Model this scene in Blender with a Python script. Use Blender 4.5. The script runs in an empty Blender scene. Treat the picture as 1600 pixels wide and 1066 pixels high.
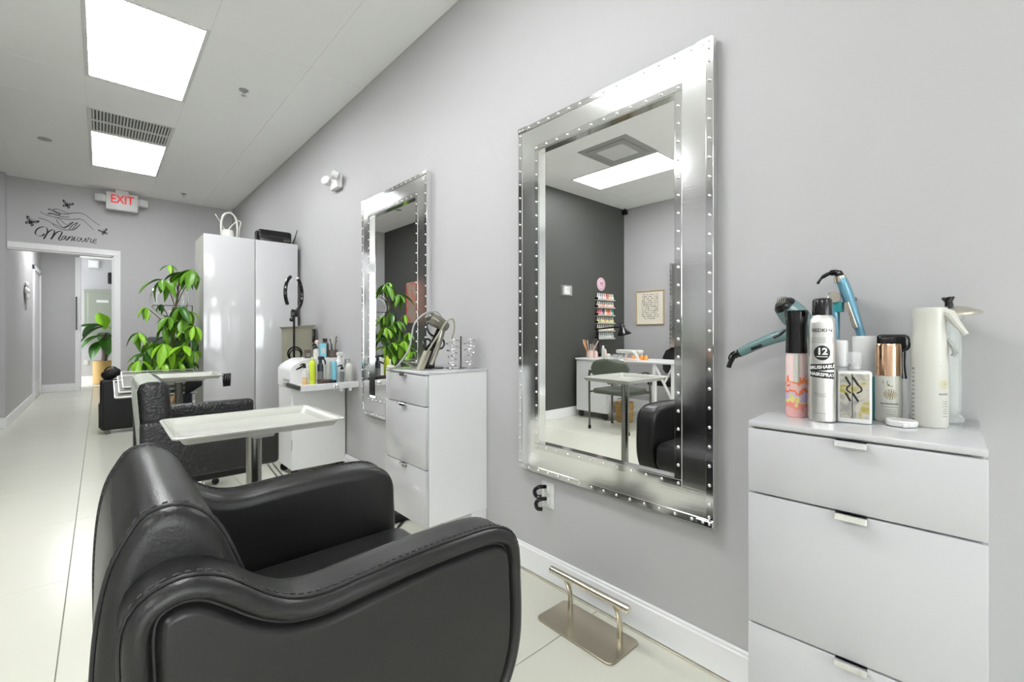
import bpy, bmesh, math, random
from mathutils import Vector, Matrix
R = math.radians
PI = math.pi
random.seed(7)
scene = bpy.context.scene
C = scene.collection

# ------------------------------------------------------------------ camera
cam_d = bpy.data.cameras.new('camera')
cam = bpy.data.objects.new('camera', cam_d)
C.objects.link(cam)
cam_d.sensor_width = 36.0
cam_d.lens = 36.0 * 708.0 / 1600.0
cam_d.shift_y = -13.0 / 1600.0
cam_d.clip_start = 0.02
cam.location = (0, 0, 1.0)
cam.rotation_euler = (R(90), 0, -math.atan(643.0 / 708.0))
scene.camera = cam

# ------------------------------------------------------------------ world, exposure
w = bpy.data.worlds.new('daylight')
scene.world = w
w.use_nodes = True
bg = w.node_tree.nodes['Background']
bg.inputs[0].default_value = (0.93, 0.97, 1.0, 1)
bg.inputs[1].default_value = 7.5
scene.view_settings.view_transform = 'Standard'
scene.view_settings.look = 'None'
scene.view_settings.exposure = 0.52
scene.view_settings.gamma = 1.0
scene.view_settings.use_curve_mapping = False
scene.cycles.use_denoising = True
scene.cycles.diffuse_bounces = 6
scene.cycles.glossy_bounces = 6
scene.cycles.caustics_reflective = False
scene.cycles.caustics_refractive = False
LENS_STRENGTH = 20.0

# ------------------------------------------------------------------ materials
def mat(name, col, rough=0.5, metal=0.0, var=0.0, vscale=6.0, bump=0.0, bscale=60.0, coat=0.0,
        trans=0.0, emit=0.0, alpha=1.0, btype='NOISE', spec=0.5, ior=1.45, aniso=None):
    m = bpy.data.materials.new(name)
    m.use_nodes = True
    nt = m.node_tree
    b = nt.nodes['Principled BSDF']
    b.inputs['Base Color'].default_value = (*col, 1)
    b.inputs['Roughness'].default_value = rough
    b.inputs['Metallic'].default_value = metal
    b.inputs['Specular IOR Level'].default_value = spec
    b.inputs['IOR'].default_value = ior
    if coat:
        b.inputs['Coat Weight'].default_value = coat
        b.inputs['Coat Roughness'].default_value = 0.06
    if trans:
        b.inputs['Transmission Weight'].default_value = trans
    if alpha < 1:
        b.inputs['Alpha'].default_value = alpha
    if emit:
        b.inputs['Emission Color'].default_value = (*col, 1)
        b.inputs['Emission Strength'].default_value = emit
    tc = None
    if var or bump:
        tc = nt.nodes.new('ShaderNodeTexCoord')
    if var:
        n = nt.nodes.new('ShaderNodeTexNoise')
        n.inputs['Scale'].default_value = vscale
        n.inputs['Detail'].default_value = 4
        nt.links.new(tc.outputs['Object'], n.inputs['Vector'])
        mx = nt.nodes.new('ShaderNodeMix')
        mx.data_type = 'RGBA'
        mx.inputs[6].default_value = (*[max(0, c * (1 - var)) for c in col], 1)
        mx.inputs[7].default_value = (*[min(1, c * (1 + var)) for c in col], 1)
        nt.links.new(n.outputs['Fac'], mx.inputs[0])
        nt.links.new(mx.outputs[2], b.inputs['Base Color'])
    if bump:
        if btype == 'VORONOI':
            n2 = nt.nodes.new('ShaderNodeTexVoronoi')
            out = n2.outputs['Distance']
        else:
            n2 = nt.nodes.new('ShaderNodeTexNoise')
            n2.inputs['Detail'].default_value = 5
            out = n2.outputs['Fac']
        n2.inputs['Scale'].default_value = bscale
        if aniso:
            mp = nt.nodes.new('ShaderNodeMapping')
            mp.inputs['Scale'].default_value = aniso
            nt.links.new(tc.outputs['Object'], mp.inputs['Vector'])
            nt.links.new(mp.outputs['Vector'], n2.inputs['Vector'])
        else:
            nt.links.new(tc.outputs['Object'], n2.inputs['Vector'])
        bp = nt.nodes.new('ShaderNodeBump')
        bp.inputs['Strength'].default_value = bump
        bp.inputs['Distance'].default_value = 0.002
        nt.links.new(out, bp.inputs['Height'])
        nt.links.new(bp.outputs['Normal'], b.inputs['Normal'])
    return m

def lens_mat():
    m = bpy.data.materials.new('light_lens')
    m.use_nodes = True
    nt = m.node_tree
    b = nt.nodes['Principled BSDF']
    b.inputs['Base Color'].default_value = (0.9, 0.9, 0.9, 1)
    tc = nt.nodes.new('ShaderNodeTexCoord')
    wv = nt.nodes.new('ShaderNodeTexWave')
    wv.bands_direction = 'X'
    wv.inputs['Scale'].default_value = 21.0
    wv.inputs['Distortion'].default_value = 0.0
    nt.links.new(tc.outputs['Object'], wv.inputs['Vector'])
    mr = nt.nodes.new('ShaderNodeMapRange')
    mr.inputs[1].default_value = 0.0
    mr.inputs[2].default_value = 1.0
    mr.inputs[3].default_value = 0.03
    mr.inputs[4].default_value = 1.0
    gt = nt.nodes.new('ShaderNodeMath')
    gt.operation = 'GREATER_THAN'
    gt.inputs[1].default_value = 0.2
    nt.links.new(wv.outputs['Fac'], gt.inputs[0])
    nt.links.new(gt.outputs[0], mr.inputs[0])
    ml = nt.nodes.new('ShaderNodeMath')
    ml.operation = 'MULTIPLY'
    ml.inputs[1].default_value = LENS_STRENGTH
    nt.links.new(mr.outputs[0], ml.inputs[0])
    b.inputs['Emission Color'].default_value = (0.975, 0.985, 1.0, 1)
    nt.links.new(ml.outputs[0], b.inputs['Emission Strength'])
    return m

def bands_mat(name, cols, axis='Z', lo=0.0, hi=1.0, rough=0.4, wob=0.0):
    """flat printed bands along one object axis"""
    m = bpy.data.materials.new(name)
    m.use_nodes = True
    nt = m.node_tree
    b = nt.nodes['Principled BSDF']
    b.inputs['Roughness'].default_value = rough
    tc = nt.nodes.new('ShaderNodeTexCoord')
    sp = nt.nodes.new('ShaderNodeSeparateXYZ')
    nt.links.new(tc.outputs['Object'], sp.inputs[0])
    mr = nt.nodes.new('ShaderNodeMapRange')
    mr.inputs[1].default_value = lo
    mr.inputs[2].default_value = hi
    if wob:
        nz = nt.nodes.new('ShaderNodeTexNoise')
        nz.inputs['Scale'].default_value = 55.0
        nt.links.new(tc.outputs['Object'], nz.inputs['Vector'])
        ad = nt.nodes.new('ShaderNodeMath')
        ad.operation = 'MULTIPLY_ADD'
        ad.inputs[1].default_value = wob
        nt.links.new(nz.outputs['Fac'], ad.inputs[0])
        nt.links.new(sp.outputs[axis], ad.inputs[2])
        nt.links.new(ad.outputs[0], mr.inputs[0])
    else:
        nt.links.new(sp.outputs[axis], mr.inputs[0])
    cr = nt.nodes.new('ShaderNodeValToRGB')
    cr.color_ramp.interpolation = 'CONSTANT'
    e = cr.color_ramp.elements
    e[0].position = cols[0][0]
    e[0].color = (*cols[0][1], 1)
    e[1].position = cols[1][0]
    e[1].color = (*cols[1][1], 1)
    for p, c in cols[2:]:
        k = e.new(p)
        k.color = (*c, 1)
    nt.links.new(mr.outputs[0], cr.inputs[0])
    nt.links.new(cr.outputs[0], b.inputs['Base Color'])
    return m

def blotch_mat(name, c1, c2, c3, scale, rough=0.5):
    m = bpy.data.materials.new(name)
    m.use_nodes = True
    nt = m.node_tree
    b = nt.nodes['Principled BSDF']
    b.inputs['Roughness'].default_value = rough
    tc = nt.nodes.new('ShaderNodeTexCoord')
    n = nt.nodes.new('ShaderNodeTexNoise')
    n.inputs['Scale'].default_value = scale
    n.inputs['Distortion'].default_value = 1.2
    nt.links.new(tc.outputs['Object'], n.inputs['Vector'])
    cr = nt.nodes.new('ShaderNodeValToRGB')
    e = cr.color_ramp.elements
    e[0].position = 0.38
    e[0].color = (*c1, 1)
    e[1].position = 0.62
    e[1].color = (*c3, 1)
    k = e.new(0.5)
    k.color = (*c2, 1)
    nt.links.new(n.outputs['Fac'], cr.inputs[0])
    nt.links.new(cr.outputs[0], b.inputs['Base Color'])
    return m

M = {}
M['wall'] = mat('wall_paint', (0.46, 0.456, 0.46), 0.55, var=0.015, vscale=1.5, bump=0.08, bscale=180)
M['dark'] = mat('dark_wall_paint', (0.06, 0.062, 0.057), 0.5, var=0.05, vscale=2, bump=0.08, bscale=180)
M['ceil'] = mat('ceiling_tile', (0.93, 0.93, 0.925), 0.8, var=0.012, vscale=3, bump=0.12, bscale=220)
M['ceilgap'] = mat('ceiling_grid', (0.75, 0.75, 0.745), 0.6)
M['trim'] = mat('white_trim_paint', (0.78, 0.78, 0.785), 0.4, var=0.01)
M['tile'] = mat('cream_porcelain', (0.585, 0.585, 0.505), 0.22, var=0.03, vscale=1.2, spec=0.3)
M['grout'] = mat('grout', (0.23, 0.225, 0.2), 0.9, var=0.2, vscale=12)
M['caulk'] = mat('stained_caulk', (0.5, 0.47, 0.38), 0.8, var=0.35, vscale=9)
M['lens'] = lens_mat()
M['plastic_w'] = mat('white_plastic', (0.70, 0.70, 0.69), 0.35, var=0.01)
M['gloss_w'] = mat('white_high_gloss', (0.52, 0.52, 0.53), 0.12, coat=0.6, var=0.008)
M['satin_w'] = mat('white_satin_board', (0.74, 0.74, 0.74), 0.3, var=0.01)
M['steel'] = mat('brushed_steel', (0.84, 0.84, 0.84), 0.13, 1.0, bump=0.03, bscale=14, aniso=(1, 1, 14))
M['strip'] = mat('polished_strip', (0.72, 0.72, 0.72), 0.09, 1.0)
M['chrome'] = mat('chrome', (0.85, 0.85, 0.85), 0.06, 1.0)
M['glass_m'] = mat('mirror_glass', (0.92, 0.925, 0.92), 0.0, 1.0)
M['brushed'] = mat('champagne_steel', (0.50, 0.45, 0.36), 0.26, 1.0, bump=0.04, bscale=60, aniso=(1, 20, 1))
M['nickel'] = mat('brushed_nickel', (0.66, 0.62, 0.53), 0.2, 1.0)
M['leather'] = mat('black_leather', (0.015, 0.015, 0.0145), 0.32, var=0.35, vscale=5, bump=0.25, bscale=260, spec=0.5)
M['leather_d'] = mat('black_piping', (0.012, 0.012, 0.012), 0.42)
M['thread'] = mat('dark_thread', (0.05, 0.05, 0.047), 0.6)
M['croc'] = mat('embossed_black_leather', (0.014, 0.014, 0.014), 0.34, bump=1.0, bscale=95, btype='VORONOI')
M['film'] = mat('clear_film', (0.70, 0.73, 0.65), 0.22, alpha=0.5, bump=0.5, bscale=30)
M['black'] = mat('black_plastic', (0.008, 0.008, 0.008), 0.16)
M['blackm'] = mat('black_matte', (0.008, 0.008, 0.008), 0.6, bump=0.2, bscale=300)
M['tray'] = mat('cream_tray', (0.43, 0.435, 0.39), 0.2, var=0.02, coat=0.3)
M['ink'] = mat('black_vinyl', (0.008, 0.008, 0.008), 0.5)
M['red'] = mat('red_letters', (0.75, 0.02, 0.03), 0.4, emit=0.25)
M['leaf'] = mat('leaf_green', (0.085, 0.215, 0.012), 0.34, var=0.5, vscale=9)
M['leaf2'] = mat('leaf_bright_green', (0.20, 0.42, 0.02), 0.36, var=0.35, vscale=9)
M['leaf3'] = mat('leaf_dark_green', (0.028, 0.105, 0.010), 0.32, var=0.5, vscale=9)
M['stem'] = mat('brown_stem', (0.12, 0.10, 0.04), 0.6, var=0.3, vscale=20)
M['bark'] = mat('tan_bark', (0.50, 0.34, 0.17), 0.75, var=0.4, vscale=25, bump=0.6, bscale=60)
M['soil'] = mat('soil', (0.03, 0.022, 0.015), 0.9, bump=1, bscale=40)
M['pot'] = mat('dark_pot', (0.03, 0.03, 0.03), 0.4)
M['wicker'] = mat('tan_wicker', (0.42, 0.27, 0.09), 0.7, var=0.3, vscale=40, bump=0.8, bscale=90, aniso=(1, 1, 6))
M['wood'] = mat('pale_oak', (0.50, 0.38, 0.22), 0.5, var=0.2, vscale=8)
M['side'] = mat('weathered_side_board', (0.55, 0.56, 0.50), 0.5, var=0.22, vscale=7)
M['teal'] = mat('teal_plastic', (0.13, 0.23, 0.23), 0.22, coat=0.5, var=0.1)
M['blue'] = mat('blue_titanium', (0.13, 0.31, 0.41), 0.25, 0.35, coat=0.4)
M['alu'] = mat('brushed_can', (0.74, 0.74, 0.71), 0.36, 1.0)
M['pinkfluid'] = mat('pink_bottle', (0.80, 0.52, 0.50), 0.15, var=0.2, vscale=30, coat=0.5)
M['clear'] = mat('clear_plastic', (0.93, 0.95, 0.95), 0.05, alpha=0.22)
M['glass'] = mat('clear_glass', (0.72, 0.76, 0.74), 0.03, alpha=0.34)
M['rose'] = mat('rose_gold', (0.78, 0.50, 0.33), 0.12, 1.0)
M['ivory'] = mat('ivory_plastic', (0.56, 0.56, 0.505), 0.3)
M['gold'] = mat('gold_print', (0.20, 0.15, 0.035), 0.4)
M['goldl'] = mat('pale_gold_print', (0.50, 0.43, 0.16), 0.4)
M['greyprint'] = mat('grey_print', (0.22, 0.22, 0.21), 0.5)
M['amber'] = mat('amber_liquid', (0.72, 0.42, 0.04), 0.2)
M['lime'] = mat('lime_plastic', (0.55, 0.66, 0.04), 0.3)
M['sky'] = mat('sky_blue_plastic', (0.22, 0.55, 0.66), 0.35)
M['tealbox'] = mat('teal_label', (0.03, 0.27, 0.30), 0.35)
M['brown'] = mat('brown_plastic', (0.10, 0.075, 0.06), 0.45)
M['navy'] = mat('blue_black_plastic', (0.018, 0.022, 0.032), 0.3)
M['taupe'] = mat('taupe_fabric', (0.30, 0.29, 0.22), 0.6, var=0.12, vscale=8)
M['bronze'] = mat('bronze_shell', (0.22, 0.21, 0.17), 0.25, 0.5)
M['pinkp'] = mat('blush_plastic', (0.78, 0.58, 0.52), 0.4)
M['orange'] = mat('orange_liquid', (0.85, 0.34, 0.07), 0.3)
M['green_v'] = mat('olive_vinyl', (0.075, 0.085, 0.062), 0.4)
M['gun'] = mat('gunmetal_tube', (0.10, 0.10, 0.085), 0.35, 0.7)
M['paper'] = mat('cream_paper', (0.78, 0.73, 0.62), 0.7)
M['panelgrey'] = mat('electrical_panel_grey', (0.30, 0.32, 0.27), 0.45)
M['pane'] = mat('window_glass', (0.97, 0.98, 0.98), 0.0, alpha=0.08)
M['grey_pl'] = mat('grey_plastic', (0.35, 0.35, 0.34), 0.4)
M['purple'] = mat('mauve_print', (0.30, 0.12, 0.22), 0.5)
M['pinksign'] = mat('pale_pink_print', (0.72, 0.52, 0.58), 0.5)

# ------------------------------------------------------------------ mesh helpers
def crom(pts, n=8, closed=False):
    P = [Vector(p) for p in pts]
    out = []
    L = len(P)
    rng = range(L) if closed else range(L - 1)
    for i in rng:
        if closed:
            p0, p1, p2, p3 = P[(i - 1) % L], P[i], P[(i + 1) % L], P[(i + 2) % L]
        else:
            p0, p1, p2, p3 = P[max(i - 1, 0)], P[i], P[i + 1], P[min(i + 2, L - 1)]
        for k in range(n):
            t = k / n
            out.append(0.5 * ((2 * p1) + (p2 - p0) * t + (2 * p0 - 5 * p1 + 4 * p2 - p3) * t * t
                              + (3 * p1 - p0 - 3 * p2 + p3) * t ** 3))
    if not closed:
        out.append(P[-1])
    return out

class MB:
    def __init__(s):
        s.v = []
        s.f = []
    def add(s, vs, fs, mtx=None):
        o = len(s.v)
        for p in vs:
            s.v.append(tuple(mtx @ Vector(p)) if mtx is not None else tuple(p))
        for f in fs:
            s.f.append(tuple(i + o for i in f))
        return s
    def box(s, x0, x1, y0, y1, z0, z1, mtx=None):
        vs = [(x, y, z) for x in (x0, x1) for y in (y0, y1) for z in (z0, z1)]
        fs = [(0, 1, 3, 2), (4, 6, 7, 5), (0, 4, 5, 1), (2, 3, 7, 6), (0, 2, 6, 4), (1, 5, 7, 3)]
        return s.add(vs, fs, mtx)
    def rbox(s, x0, x1, y0, y1, z0, z1, r=0.01, seg=3, mtx=None):
        bm = bmesh.new()
        bmesh.ops.create_cube(bm, size=1)
        for v in bm.verts:
            v.co = Vector((x0 + (v.co.x + .5) * (x1 - x0), y0 + (v.co.y + .5) * (y1 - y0), z0 + (v.co.z + .5) * (z1 - z0)))
        bmesh.ops.bevel(bm, geom=list(bm.edges), offset=r, segments=seg, profile=0.5, affect='EDGES')
        bm.verts.index_update()
        s.add([v.co.copy() for v in bm.verts], [[v.index for v in f.verts] for f in bm.faces], mtx)
        bm.free()
        return s
    def tube(s, pts, r, n=10, closed=False, cap=True, mtx=None):
        P = [Vector(p) for p in pts]
        L = len(P)
        rad = r if isinstance(r, (list, tuple)) else [r] * L
        vs, fs = [], []
        prev = None
        for i in range(L):
            if closed:
                t = P[(i + 1) % L] - P[(i - 1) % L]
            else:
                t = P[min(i + 1, L - 1)] - P[max(i - 1, 0)]
            t.normalize()
            if prev is None:
                a = Vector((0, 0, 1)) if abs(t.z) < 0.9 else Vector((1, 0, 0))
                nrm = (a - t * a.dot(t)).normalized()
            else:
                nrm = (prev - t * prev.dot(t))
                nrm = nrm.normalized() if nrm.length > 1e-6 else prev
            prev = nrm
            b = t.cross(nrm)
            for k in range(n):
                a = 2 * PI * k / n
                vs.append(P[i] + (nrm * math.cos(a) + b * math.sin(a)) * rad[i])
        for i in range(L if closed else L - 1):
            j = (i + 1) % L
            for k in range(n):
                k2 = (k + 1) % n
                fs.append((i * n + k, i * n + k2, j * n + k2, j * n + k))
        if cap and not closed:
            fs.append(tuple(range(n - 1, -1, -1)))
            fs.append(tuple((L - 1) * n + k for k in range(n)))
        return s.add(vs, fs, mtx)
    def lathe(s, prof, c=(0, 0, 0), n=24, mtx=None):
        vs, fs = [], []
        for (r, z) in prof:
            for k in range(n):
                a = 2 * PI * k / n
                vs.append((c[0] + r * math.cos(a), c[1] + r * math.sin(a), c[2] + z))
        for i in range(len(prof) - 1):
            for k in range(n):
                k2 = (k + 1) % n
                fs.append((i * n + k, i * n + k2, (i + 1) * n + k2, (i + 1) * n + k))
        if prof[0][0] > 1e-6:
            fs.append(tuple(range(n - 1, -1, -1)))
        if prof[-1][0] > 1e-6:
            fs.append(tuple((len(prof) - 1) * n + k for k in range(n)))
        return s.add(vs, fs, mtx)
    def loft(s, rings, cap0=True, cap1=True, mtx=None):
        n = len(rings[0])
        vs = [p for r in rings for p in r]
        fs = []
        for i in range(len(rings) - 1):
            for k in range(n):
                k2 = (k + 1) % n
                fs.append((i * n + k, i * n + k2, (i + 1) * n + k2, (i + 1) * n + k))
        if cap0:
            fs.append(tuple(range(n - 1, -1, -1)))
        if cap1:
            fs.append(tuple((len(rings) - 1) * n + k for k in range(n)))
        return s.add(vs, fs, mtx)
    def prism(s, poly, axis, a, b, mtx=None):
        """poly 2D; axis 'x': (y,z), 'y': (x,z), 'z': (x,y)"""
        def pt(p, t):
            return (t, p[0], p[1]) if axis == 'x' else (p[0], t, p[1]) if axis == 'y' else (p[0], p[1], t)
        return s.loft([[pt(p, a) for p in poly], [pt(p, b) for p in poly]], mtx=mtx)
    def ball(s, c, r, n=10, sc=(1, 1, 1), mtx=None):
        prof = [(max(1e-7, r * math.sin(PI * i / n)), -r * math.cos(PI * i / n)) for i in range(n + 1)]
        prof[0] = (1e-7, -r)
        prof[-1] = (1e-7, r)
        t = MB().lathe(prof, n=n * 2)
        return s.add([(c[0] + p[0] * sc[0], c[1] + p[1] * sc[1], c[2] + p[2] * sc[2]) for p in t.v], t.f, mtx)
    def mesh(s, name, smooth=35):
        me = bpy.data.meshes.new(name)
        me.from_pydata([tuple(p) for p in s.v], [], s.f)
        bm = bmesh.new()
        bm.from_mesh(me)
        bmesh.ops.recalc_face_normals(bm, faces=bm.faces)
        bm.to_mesh(me)
        bm.free()
        if smooth:
            me.polygons.foreach_set('use_smooth', [True] * len(me.polygons))
            me.set_sharp_from_angle(angle=R(smooth))
        me.update()
        return me
    def build(s, name, material, parent=None, smooth=35, label=None, kind=None):
        me = s.mesh(name, smooth)
        me.materials.append(M[material] if isinstance(material, str) else material)
        return put(name, me, parent, label, kind)

def put(name, me, parent=None, label=None, kind=None):
    o = bpy.data.objects.new(name, me)
    C.objects.link(o)
    if parent is not None:
        o.parent = parent
    if label:
        o['label'] = label
    if kind:
        o['kind'] = kind
    return o

def thing(name, label, cat, loc=(0, 0, 0), rotz=0, group=None):
    o = bpy.data.objects.new(name, None)
    o.empty_display_size = 0.1
    C.objects.link(o)
    o.location = loc
    o.rotation_euler = (0, 0, rotz)
    tag(o, label, cat, group)
    return o

def tag(o, label, cat, group=None):
    o['label'] = label
    o['category'] = cat
    if group:
        o['group'] = group
    return o

def struct(name, mb, m, label, parent=None, smooth=35):
    o = mb.build(name, m, parent, smooth)
    if parent is None:
        o['kind'] = 'structure'
        o['label'] = label
    return o

def copy_tree(o, parent=None):
    c = o.copy()
    C.objects.link(c)
    c.parent = parent
    for ch in list(o.children):
        copy_tree(ch, c)
    return c

def text_geo(body, size, offset=0.0, shear=0.0, align='CENTER', spacing=1.0, extrude=0.0):
    cu = bpy.data.curves.new('lettering', 'FONT')
    cu.body = body
    cu.size = size
    cu.align_x = align
    cu.align_y = 'CENTER'
    cu.offset = offset
    cu.shear = shear
    cu.space_character = spacing
    cu.extrude = extrude
    cu.resolution_u = 4
    o = bpy.data.objects.new('lettering', cu)
    C.objects.link(o)
    bpy.context.view_layer.update()
    dg = bpy.context.evaluated_depsgraph_get()
    me = bpy.data.meshes.new_from_object(o.evaluated_get(dg))
    vs = [v.co.copy() for v in me.vertices]
    fs = [tuple(p.vertices) for p in me.polygons]
    bpy.data.objects.remove(o)
    bpy.data.meshes.remove(me)
    bpy.data.curves.remove(cu)
    return vs, fs

def wrap(mb, geo, rad, z, ang, tilt=0.0, c=(0, 0)):
    vs, fs = geo
    out = []
    for p in vs:
        a = ang + p.x / rad
        out.append((c[0] + rad * math.cos(a), c[1] + rad * math.sin(a), z + p.y + tilt * p.x))
    return mb.add(out, fs)

def wrap_rect(mb, w_, h_, rad, z, ang, tilt=0.0, n=12, c=(0, 0)):
    vs, fs = [], []
    for i in range(n + 1):
        u = -w_ / 2 + w_ * i / n
        a = ang + u / rad
        for v in (-h_ / 2, h_ / 2):
            vs.append((c[0] + rad * math.cos(a), c[1] + rad * math.sin(a), z + v + tilt * u))
    for i in range(n):
        fs.append((2 * i, 2 * i + 2, 2 * i + 3, 2 * i + 1))
    return mb.add(vs, fs)

def wrap_disc(mb, r, rad, z, ang, n=24, c=(0, 0)):
    vs, fs = [], []
    NR = 4 if r > .006 else 1
    vs.append((c[0] + rad * math.cos(ang), c[1] + rad * math.sin(ang), z))
    for q in range(1, NR + 1):
        for k in range(n):
            a = 2 * PI * k / n
            t = ang + r * q / NR * math.cos(a) / rad
            vs.append((c[0] + rad * math.cos(t), c[1] + rad * math.sin(t), z + r * q / NR * math.sin(a)))
    fs += [(0, 1 + k, 1 + (k + 1) % n) for k in range(n)]
    for q in range(NR - 1):
        fs += [(1 + q * n + k, 1 + (q + 1) * n + k, 1 + (q + 1) * n + (k + 1) % n, 1 + q * n + (k + 1) % n) for k in range(n)]
    return mb.add(vs, fs)

def ribbon(mb, pts, wmin, nib=None, plane_y=0.0, n=6):
    """flat pen stroke in the XZ plane; nib=(dx,dz) gives thick and thin strokes"""
    P = crom([(p[0], 0, p[1]) for p in pts], n)
    vs, fs = [], []
    L = len(P)
    for i in range(L):
        t = P[min(i + 1, L - 1)] - P[max(i - 1, 0)]
        if t.length < 1e-9:
            t = Vector((1, 0, 0))
        t.normalize()
        nn = Vector((-t.z, 0, t.x))
        wd = wmin
        if nib:
            wd += abs(nib[0] * nn.x + nib[1] * nn.z)
        vs.append((P[i].x + nn.x * wd / 2, plane_y, P[i].z + nn.z * wd / 2))
        vs.append((P[i].x - nn.x * wd / 2, plane_y, P[i].z - nn.z * wd / 2))
    for i in range(L - 1):
        fs.append((2 * i, 2 * i + 1, 2 * i + 3, 2 * i + 2))
    return mb.add(vs, fs)

# ================================================================== THE ROOM
W = 1.34       # right wall plane
H = 2.68       # ceiling
YB = 7.20      # back wall plane
YA = 7.08      # short wall beside the doorway
YD = 3.56      # dark wall plane
XD = -0.88     # dark wall, aisle side
XL = -2.65     # left wall plane
YF = -4.6      # shop front
T = 0.785      # floor tile pitch

floor = struct('floor', MB().box(-2.8, 1.5, -4.8, 13.0, -0.12, -0.006), 'grout', 'floor of large cream porcelain tiles')
tile_me = MB().rbox(0.0012, T - 0.0012, 0.0012, T - 0.0012, -0.008, 0.0, 0.0012, 1).mesh('tile')
tile_me.materials.append(M['tile'])
def add_tile(x, y, x1, y1):
    if x1 - x < T - 1e-4 or y1 - y < T - 1e-4:
        me = MB().rbox(0.0012, x1 - x - 0.0012, 0.0012, y1 - y - 0.0012, -0.008, 0, 0.0012, 1).mesh('tile')
        me.materials.append(M['tile'])
    else:
        me = tile_me
    o = put('tile', me, floor)
    o.location = (x, y, 0)
for i in range(-4, 2):
    for j in range(-8, 15):
        x, y = -0.097 + T * i, 1.0 + T * j
        x0, x1, y0, y1 = max(x, XL), min(x + T, W), max(y, YF), min(y + T, 12.5)
        if y >= YD - 0.01 and x1 <= XD:
            continue
        if y >= YB and x > 0.4:
            continue
        if y0 < YF + 1e-6 and y1 - y0 < 0.05 or y1 - y0 < 0.05 or x1 - x0 < 0.03:
            continue
        add_tile(x0, y0, x1, y1)

ceiling = struct('ceiling', MB().box(-2.8, 1.5, -4.8, YB + 0.15, H + 0.003, H + 0.1), 'ceilgap', 'white suspended ceiling with flat panels')
holes = [(-0.075, 0.455, 2.99, 4.05), (-0.075, 0.455, 4.60, 6.18), (-1.69, -1.16, 2.19, 3.25), (-1.16, -0.63, 2.19, 2.72),
         (-0.075, 0.455, 0.87, 1.93), (-2.22, -1.69, -0.99, 0.07), (-0.075, 0.455, -3.37, -2.31)]
GX, GY = 0.53, 1.06
def in_hole(x, y):
    return any(a - .01 < x < b + .01 and c - .01 < y < d + .01 for a, b, c, d in holes)
def panels(x0, x1, cuts):
    for a, b in zip(cuts[:-1], cuts[1:]):
        if b - a < 0.02 or in_hole((x0 + x1) / 2, (a + b) / 2):
            continue
        MB().box(x0 + .0008, x1 - .0008, a + .0008, b - .0008, H, H + 0.003).build('panel', 'ceil', ceiling, 0)
xs = [XL, -2.22, -1.69, -1.16, -0.63, -0.075, 0.455, 0.985, W]
for a, b in zip(xs[:-1], xs[1:]):
    if a < -0.7:
        cuts = [-4.6, -4.17, -3.11, -2.05, -0.99, 0.07, 1.13, 2.19] + ([2.72] if abs(a + 1.16) < .01 else []) + [3.25, YD + 0.02]
        if a > -1.3:
            cuts = cuts[:-1] + [4.05, 5.1, 6.18, YB]
    else:
        cuts = [-4.6, -4.43, -3.37, -2.31, -1.25, -0.19, 0.87, 1.93, 2.99, 4.05, 4.6] + ([] if abs(a + .075) < .01 else [5.12]) + [6.18, YB]
    panels(a, b, cuts)

struct('wall_right', MB().box(W, W + 0.12, YF - .1, YB + 0.12, 0, H), 'wall', 'long pale grey wall with the framed mirrors')
# back wall with doorway opening (x -0.74..0.115, z < 1.915)
struct('wall_back', MB().box(0.115, W, YB, YB + .12, 0, H).box(-0.74, 0.115, YB, YB + .12, 1.915, H), 'wall', 'pale grey end wall above and beside the doorway')
struct('wall_side', MB().box(-1.6, -0.74, YA, 11.3, 0, H), 'wall', 'short pale grey wall left of the doorway')
struct('wall_dark', MB().box(XL, XD, YD, YA - 0.001, 0, H), 'dark', 'charcoal accent wall seen in the mirrors')
struct('wall_left', MB().box(XL - .12, XL, YF - .1, YD + .1, 0, H), 'wall', 'pale grey wall behind the manicure desk, seen in the mirror')
# shop front behind the camera
fw = MB()
fw.box(XL, W, YF - .12, YF, 0, 0.35).box(XL, W, YF - .12, YF, 2.35, H)
for a, b in ((XL, -2.45), (-1.0, -0.6), (1.1, W)):
    fw.box(a, b, YF - .12, YF, 0.35, 2.35)
struct('wall_front', fw, 'wall', 'shop front wall with two wide windows')
for i, (a, b) in enumerate(((-2.45, -1.0), (-0.6, 1.1))):
    wo = MB()
    for (p, q, r_, s_) in ((a, a + .05, .35, 2.35), (b - .05, b, .35, 2.35), (a, b, .35, .40), (a, b, 2.30, 2.35), ((a + b) / 2 - .02, (a + b) / 2 + .02, .35, 2.35)):
        wo.box(p, q, YF - .09, YF - .03, r_, s_)
    o = struct('window_%d' % (i + 1), wo, 'trim', 'wide shop window behind the camera')
    for (p, q) in ((a + .05, (a + b) / 2 - .02), ((a + b) / 2 + .02, b - .05)):
        MB().box(p, q, YF - .063, YF - .057, .40, 2.30).build('pane', 'pane', o, 0)

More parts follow.
